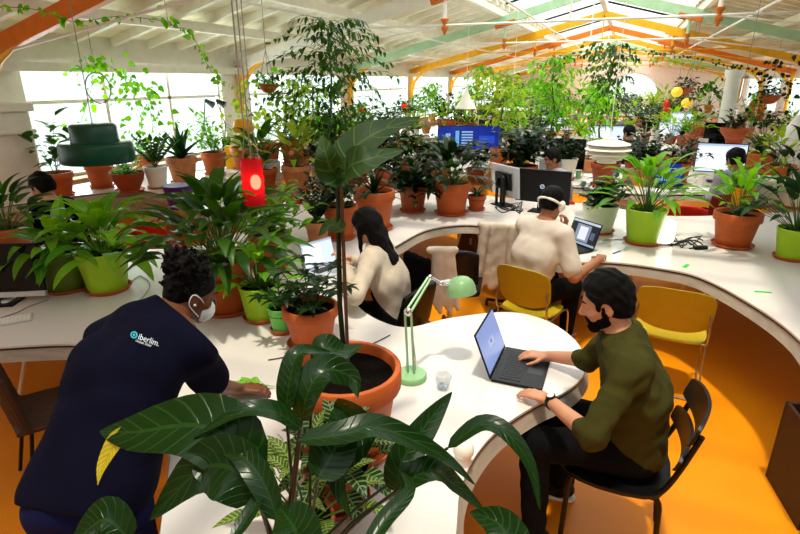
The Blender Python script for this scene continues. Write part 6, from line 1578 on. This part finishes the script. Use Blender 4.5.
# purple bin, boxes, crates, stacked cases
p = at(181, 208, .74); t = empty('plant_pot', V((p.x, p.y, .74)), 0, 'empty purple pot on the edge of the window worktop', 'pot'); b = MB(); b.lathe([(0, 0), (.12, 0), (.17, .26), (.175, .27), (.165, .27), (.115, .02), (0, .02)], n=30); b.build('wall', M['purple'], t)
b = MB(); b.lathe([(.165, .262), (.177, .262), (.179, .275), (.165, .275)], n=30); b.build('rim', M['purple'], t)
for (px, py, z, s, lb, m) in ((470, 262, 0, .42, 'brown cardboard box on the floor under the desk bay', 'card'), (452, 258, 0, .34, 'smaller brown cardboard box left of the other under the desk', 'card')):
    p = at(px, py, 0)+V((.1, .5, 0)); t = empty('cardboard_box', p, .3, lb, 'box'); b = MB(); b.box((0, 0, s*.4), (s, s*.8, s*.8)); b.build('body', M[m], t, smooth=False, bevel=.004)
    b = MB(); b.box((0, 0, s*.805), (s*1.0, .05, .003)); b.build('packing_tape', M['plank'], t, smooth=False); b = MB(); b.box((s*.1, -s*.402, s*.4), (s*.3, .003, s*.28)); b.build('paper_label', M['paper'], t, smooth=False)
p = V((1.25, 2.95, 0)); t = empty('wooden_crate', p, .15, 'dark wooden box with a round handle hole on the floor at the right edge', 'crate')
b = MB()
for x in (-.2, .2): b.box((x, 0, .25), (.018, .4, .5))
b.box((0, .2, .25), (.42, .018, .5)); b.box((0, 0, .015), (.4, .4, .018)); b.box((0, -.2, .36), (.42, .018, .1)); b.box((0, 0, .26), (.4, .39, .018)); b.build('body', M['darkwood'], t, smooth=False)
b = MB(); b.lathe([(.04, -.003), (.06, -.003), (.06, .003), (.04, .003)], (0, -.212, .36), 20, rot=Matrix.Rotation(PI/2, 3, 'X')); b.build('handle_ring', M['black'], t)
b = MB(); b.box((0, .0, .12), (.3, .3, .18)); b.build('black_insert', M['black'], t, smooth=False)
# papers, cups, books, boxes scattered on the middle desks
rg = random.Random(12); its = []
for i, (px, py) in enumerate([(566, 172), (572, 176), (578, 170), (592, 182), (628, 178), (642, 176), (655, 190), (690, 188), (705, 190), (220, 168), (240, 172), (195, 170), (215, 175), (590, 176), (700, 185), (330, 166), (385, 165), (425, 164)]):
    p = at(px, py, .742); b = MB(p); rz = rg.uniform(0, 3); b.box(p+V((0, 0, .004)), (.21, .297, .006), Matrix.Rotation(rz, 3, 'Z')); its.append((px, tag(b.build('paper_sheet', M['paper'], smooth=False), 'x', 'paper', 'papers on the background desks')))
by_place(its, 'white papers lying on a background desk')
def mug(px, py, m, lb, s=1.0, g=None):
    p = at(px, py, .742); t = empty('mug', p, rg.uniform(0, 6), lb, 'mug', g); b = MB(); b.lathe([(0, 0), (.038*s, 0), (.042*s, .1*s), (.038*s, .1*s), (.034*s, .01), (0, .01)], n=20); b.build('cup', M[m], t)
    b = MB(); b.tube(catmull([V((.04*s, 0, .08*s)), V((.07*s, 0, .07*s)), V((.07*s, 0, .03*s)), V((.038*s, 0, .02*s))], 10), .006*s, 6); b.build('handle', M[m], t)
mug(578, 178, 'mintlamp', 'small green mug on the worktop left of the tiered pendant'); mug(698, 187, 'lampwhite', 'white mug in front of the bright monitor', 1.6); mug(590, 171, 'black', 'round black mug just left of the brown pot under the tiered pendant', 1.8)
mug(640, 186, 'yellow', 'yellow mug beneath the dark shrub right of the tiered pendant', 1.3); mug(228, 166, 'black', 'black cup on the window worktop by the pier', 1.5); mug(708, 122, 'lampwhite', 'white cup on the far ledge', 1.5); mug(420, 158, 'red', 'red cup between leaves left of the blue screen', 1.6)
for (px, py, w, h, m, lb) in ((636, 184, .35, .2, 'wood', 'wooden tray box right of the tiered pendant'), (648, 180, .3, .28, 'silver', 'white document box beside the wooden tray box'), (550, 180, .3, .3, 'grey', 'grey computer case behind the tall black monitor'),
                               (232, 168, .16, .36, 'yellow', 'yellow bottle-like container near the window pier'), (228, 158, .14, .36, 'black', 'black upright speaker near the window pier'), (250, 168, .26, .3, 'lampwhite', 'white storage box before the window pier'), (718, 143, .4, .3, 'matblack', 'black box on the narrow worktop above the bright monitor'),
                               (540, 172, .3, .3, 'lampwhite', 'white box between plants behind the tall black monitor')):
    p = at(px, py, .742); t = empty('storage_box', p, rg.uniform(-.3, .3), lb, 'box'); b = MB(); b.box((0, 0, h/2), (w, w*.7, h)); b.build('body', M[m], t, smooth=False, bevel=.01); b = MB(); b.box((0, 0, h+.006), (w*1.02, w*.72, .014)); b.build('lid', M[m], t, smooth=False, bevel=.004)
# large white cone shade / sail at the right
p = at(788, 168, .74); t = empty('floor_lamp', V((p.x, p.y, 0)), 0, 'large pale tent-like paper lamp at the right edge', 'lamp')
b = MB(); b.lathe([(.04, 1.62), (.06, 1.6), (.3, 1.15), (.42, .8), (.4, .8), (.28, 1.13), (.04, 1.56)], n=28, sx=1, sy=.8); b.build('lamp_shade', M['paper'], t); b = MB(); b.tube([(0, 0, 0), (0, 0, 1.6)], .02, 8); b.lathe([(0, 0), (.2, 0), (.2, .02), (0, .03)], n=20); b.build('pole', M['steel'], t)
# water pack / white bucket near right desk
p = at(766, 200, .742); t = empty('storage_box', p, .1, 'white translucent container at the sunlit right desk', 'box'); b = MB(); b.lathe([(0, 0), (.2, 0), (.23, .25), (.22, .26), (0, .26)], n=24); b.build('body', M['paper'], t); b = MB(); b.lathe([(.22, .24), (.24, .24), (.24, .27), (.22, .27)], n=24); b.build('rim', M['lampwhite'], t)
# low stone-coloured round base under the window shelf and red extinguishers at the end wall
for px, py, lb in ((667, 104, 'leftmost, below the yellow globe lamp'), (762, 106, 'rightmost of the pair by the column'), (752, 108, 'left of the pair by the column')):
    p = dep(px, py, 16); t = empty('fire_extinguisher', V((p.x, p.y, 0)), 0, 'red fire extinguisher, '+lb, 'extinguisher', 'fire extinguishers'); b = MB(); b.lathe([(0, 1.0), (.09, 1.0), (.1, 1.05), (.1, 1.5), (.05, 1.58), (.02, 1.6), (0, 1.6)], n=16); b.build('cylinder', M['red'], t)
    b = MB(); b.box((0, 0, .5), (.1, .1, 1.0)); b.build('stand', M['white'], t, smooth=False); b = MB(); b.tube([(0, 0, 1.6), (.06, 0, 1.62), (.12, 0, 1.4)], .012, 6); b.build('hose', M['black'], t)
# coral flowers in the fig
for px, py in ((404, 108), (361, 112)):
    p = dep(px, py, depth(FIG.location))-FIG.location; b = MB(); rg2 = random.Random(px)
    for i in range(14): b.leaf(arc(rg2, p, 2.4*i, R(75-5*i), .08, .8, 3, .1), .045, n=5, base=.2)
    b.build('flower', M['petal'], FIG)
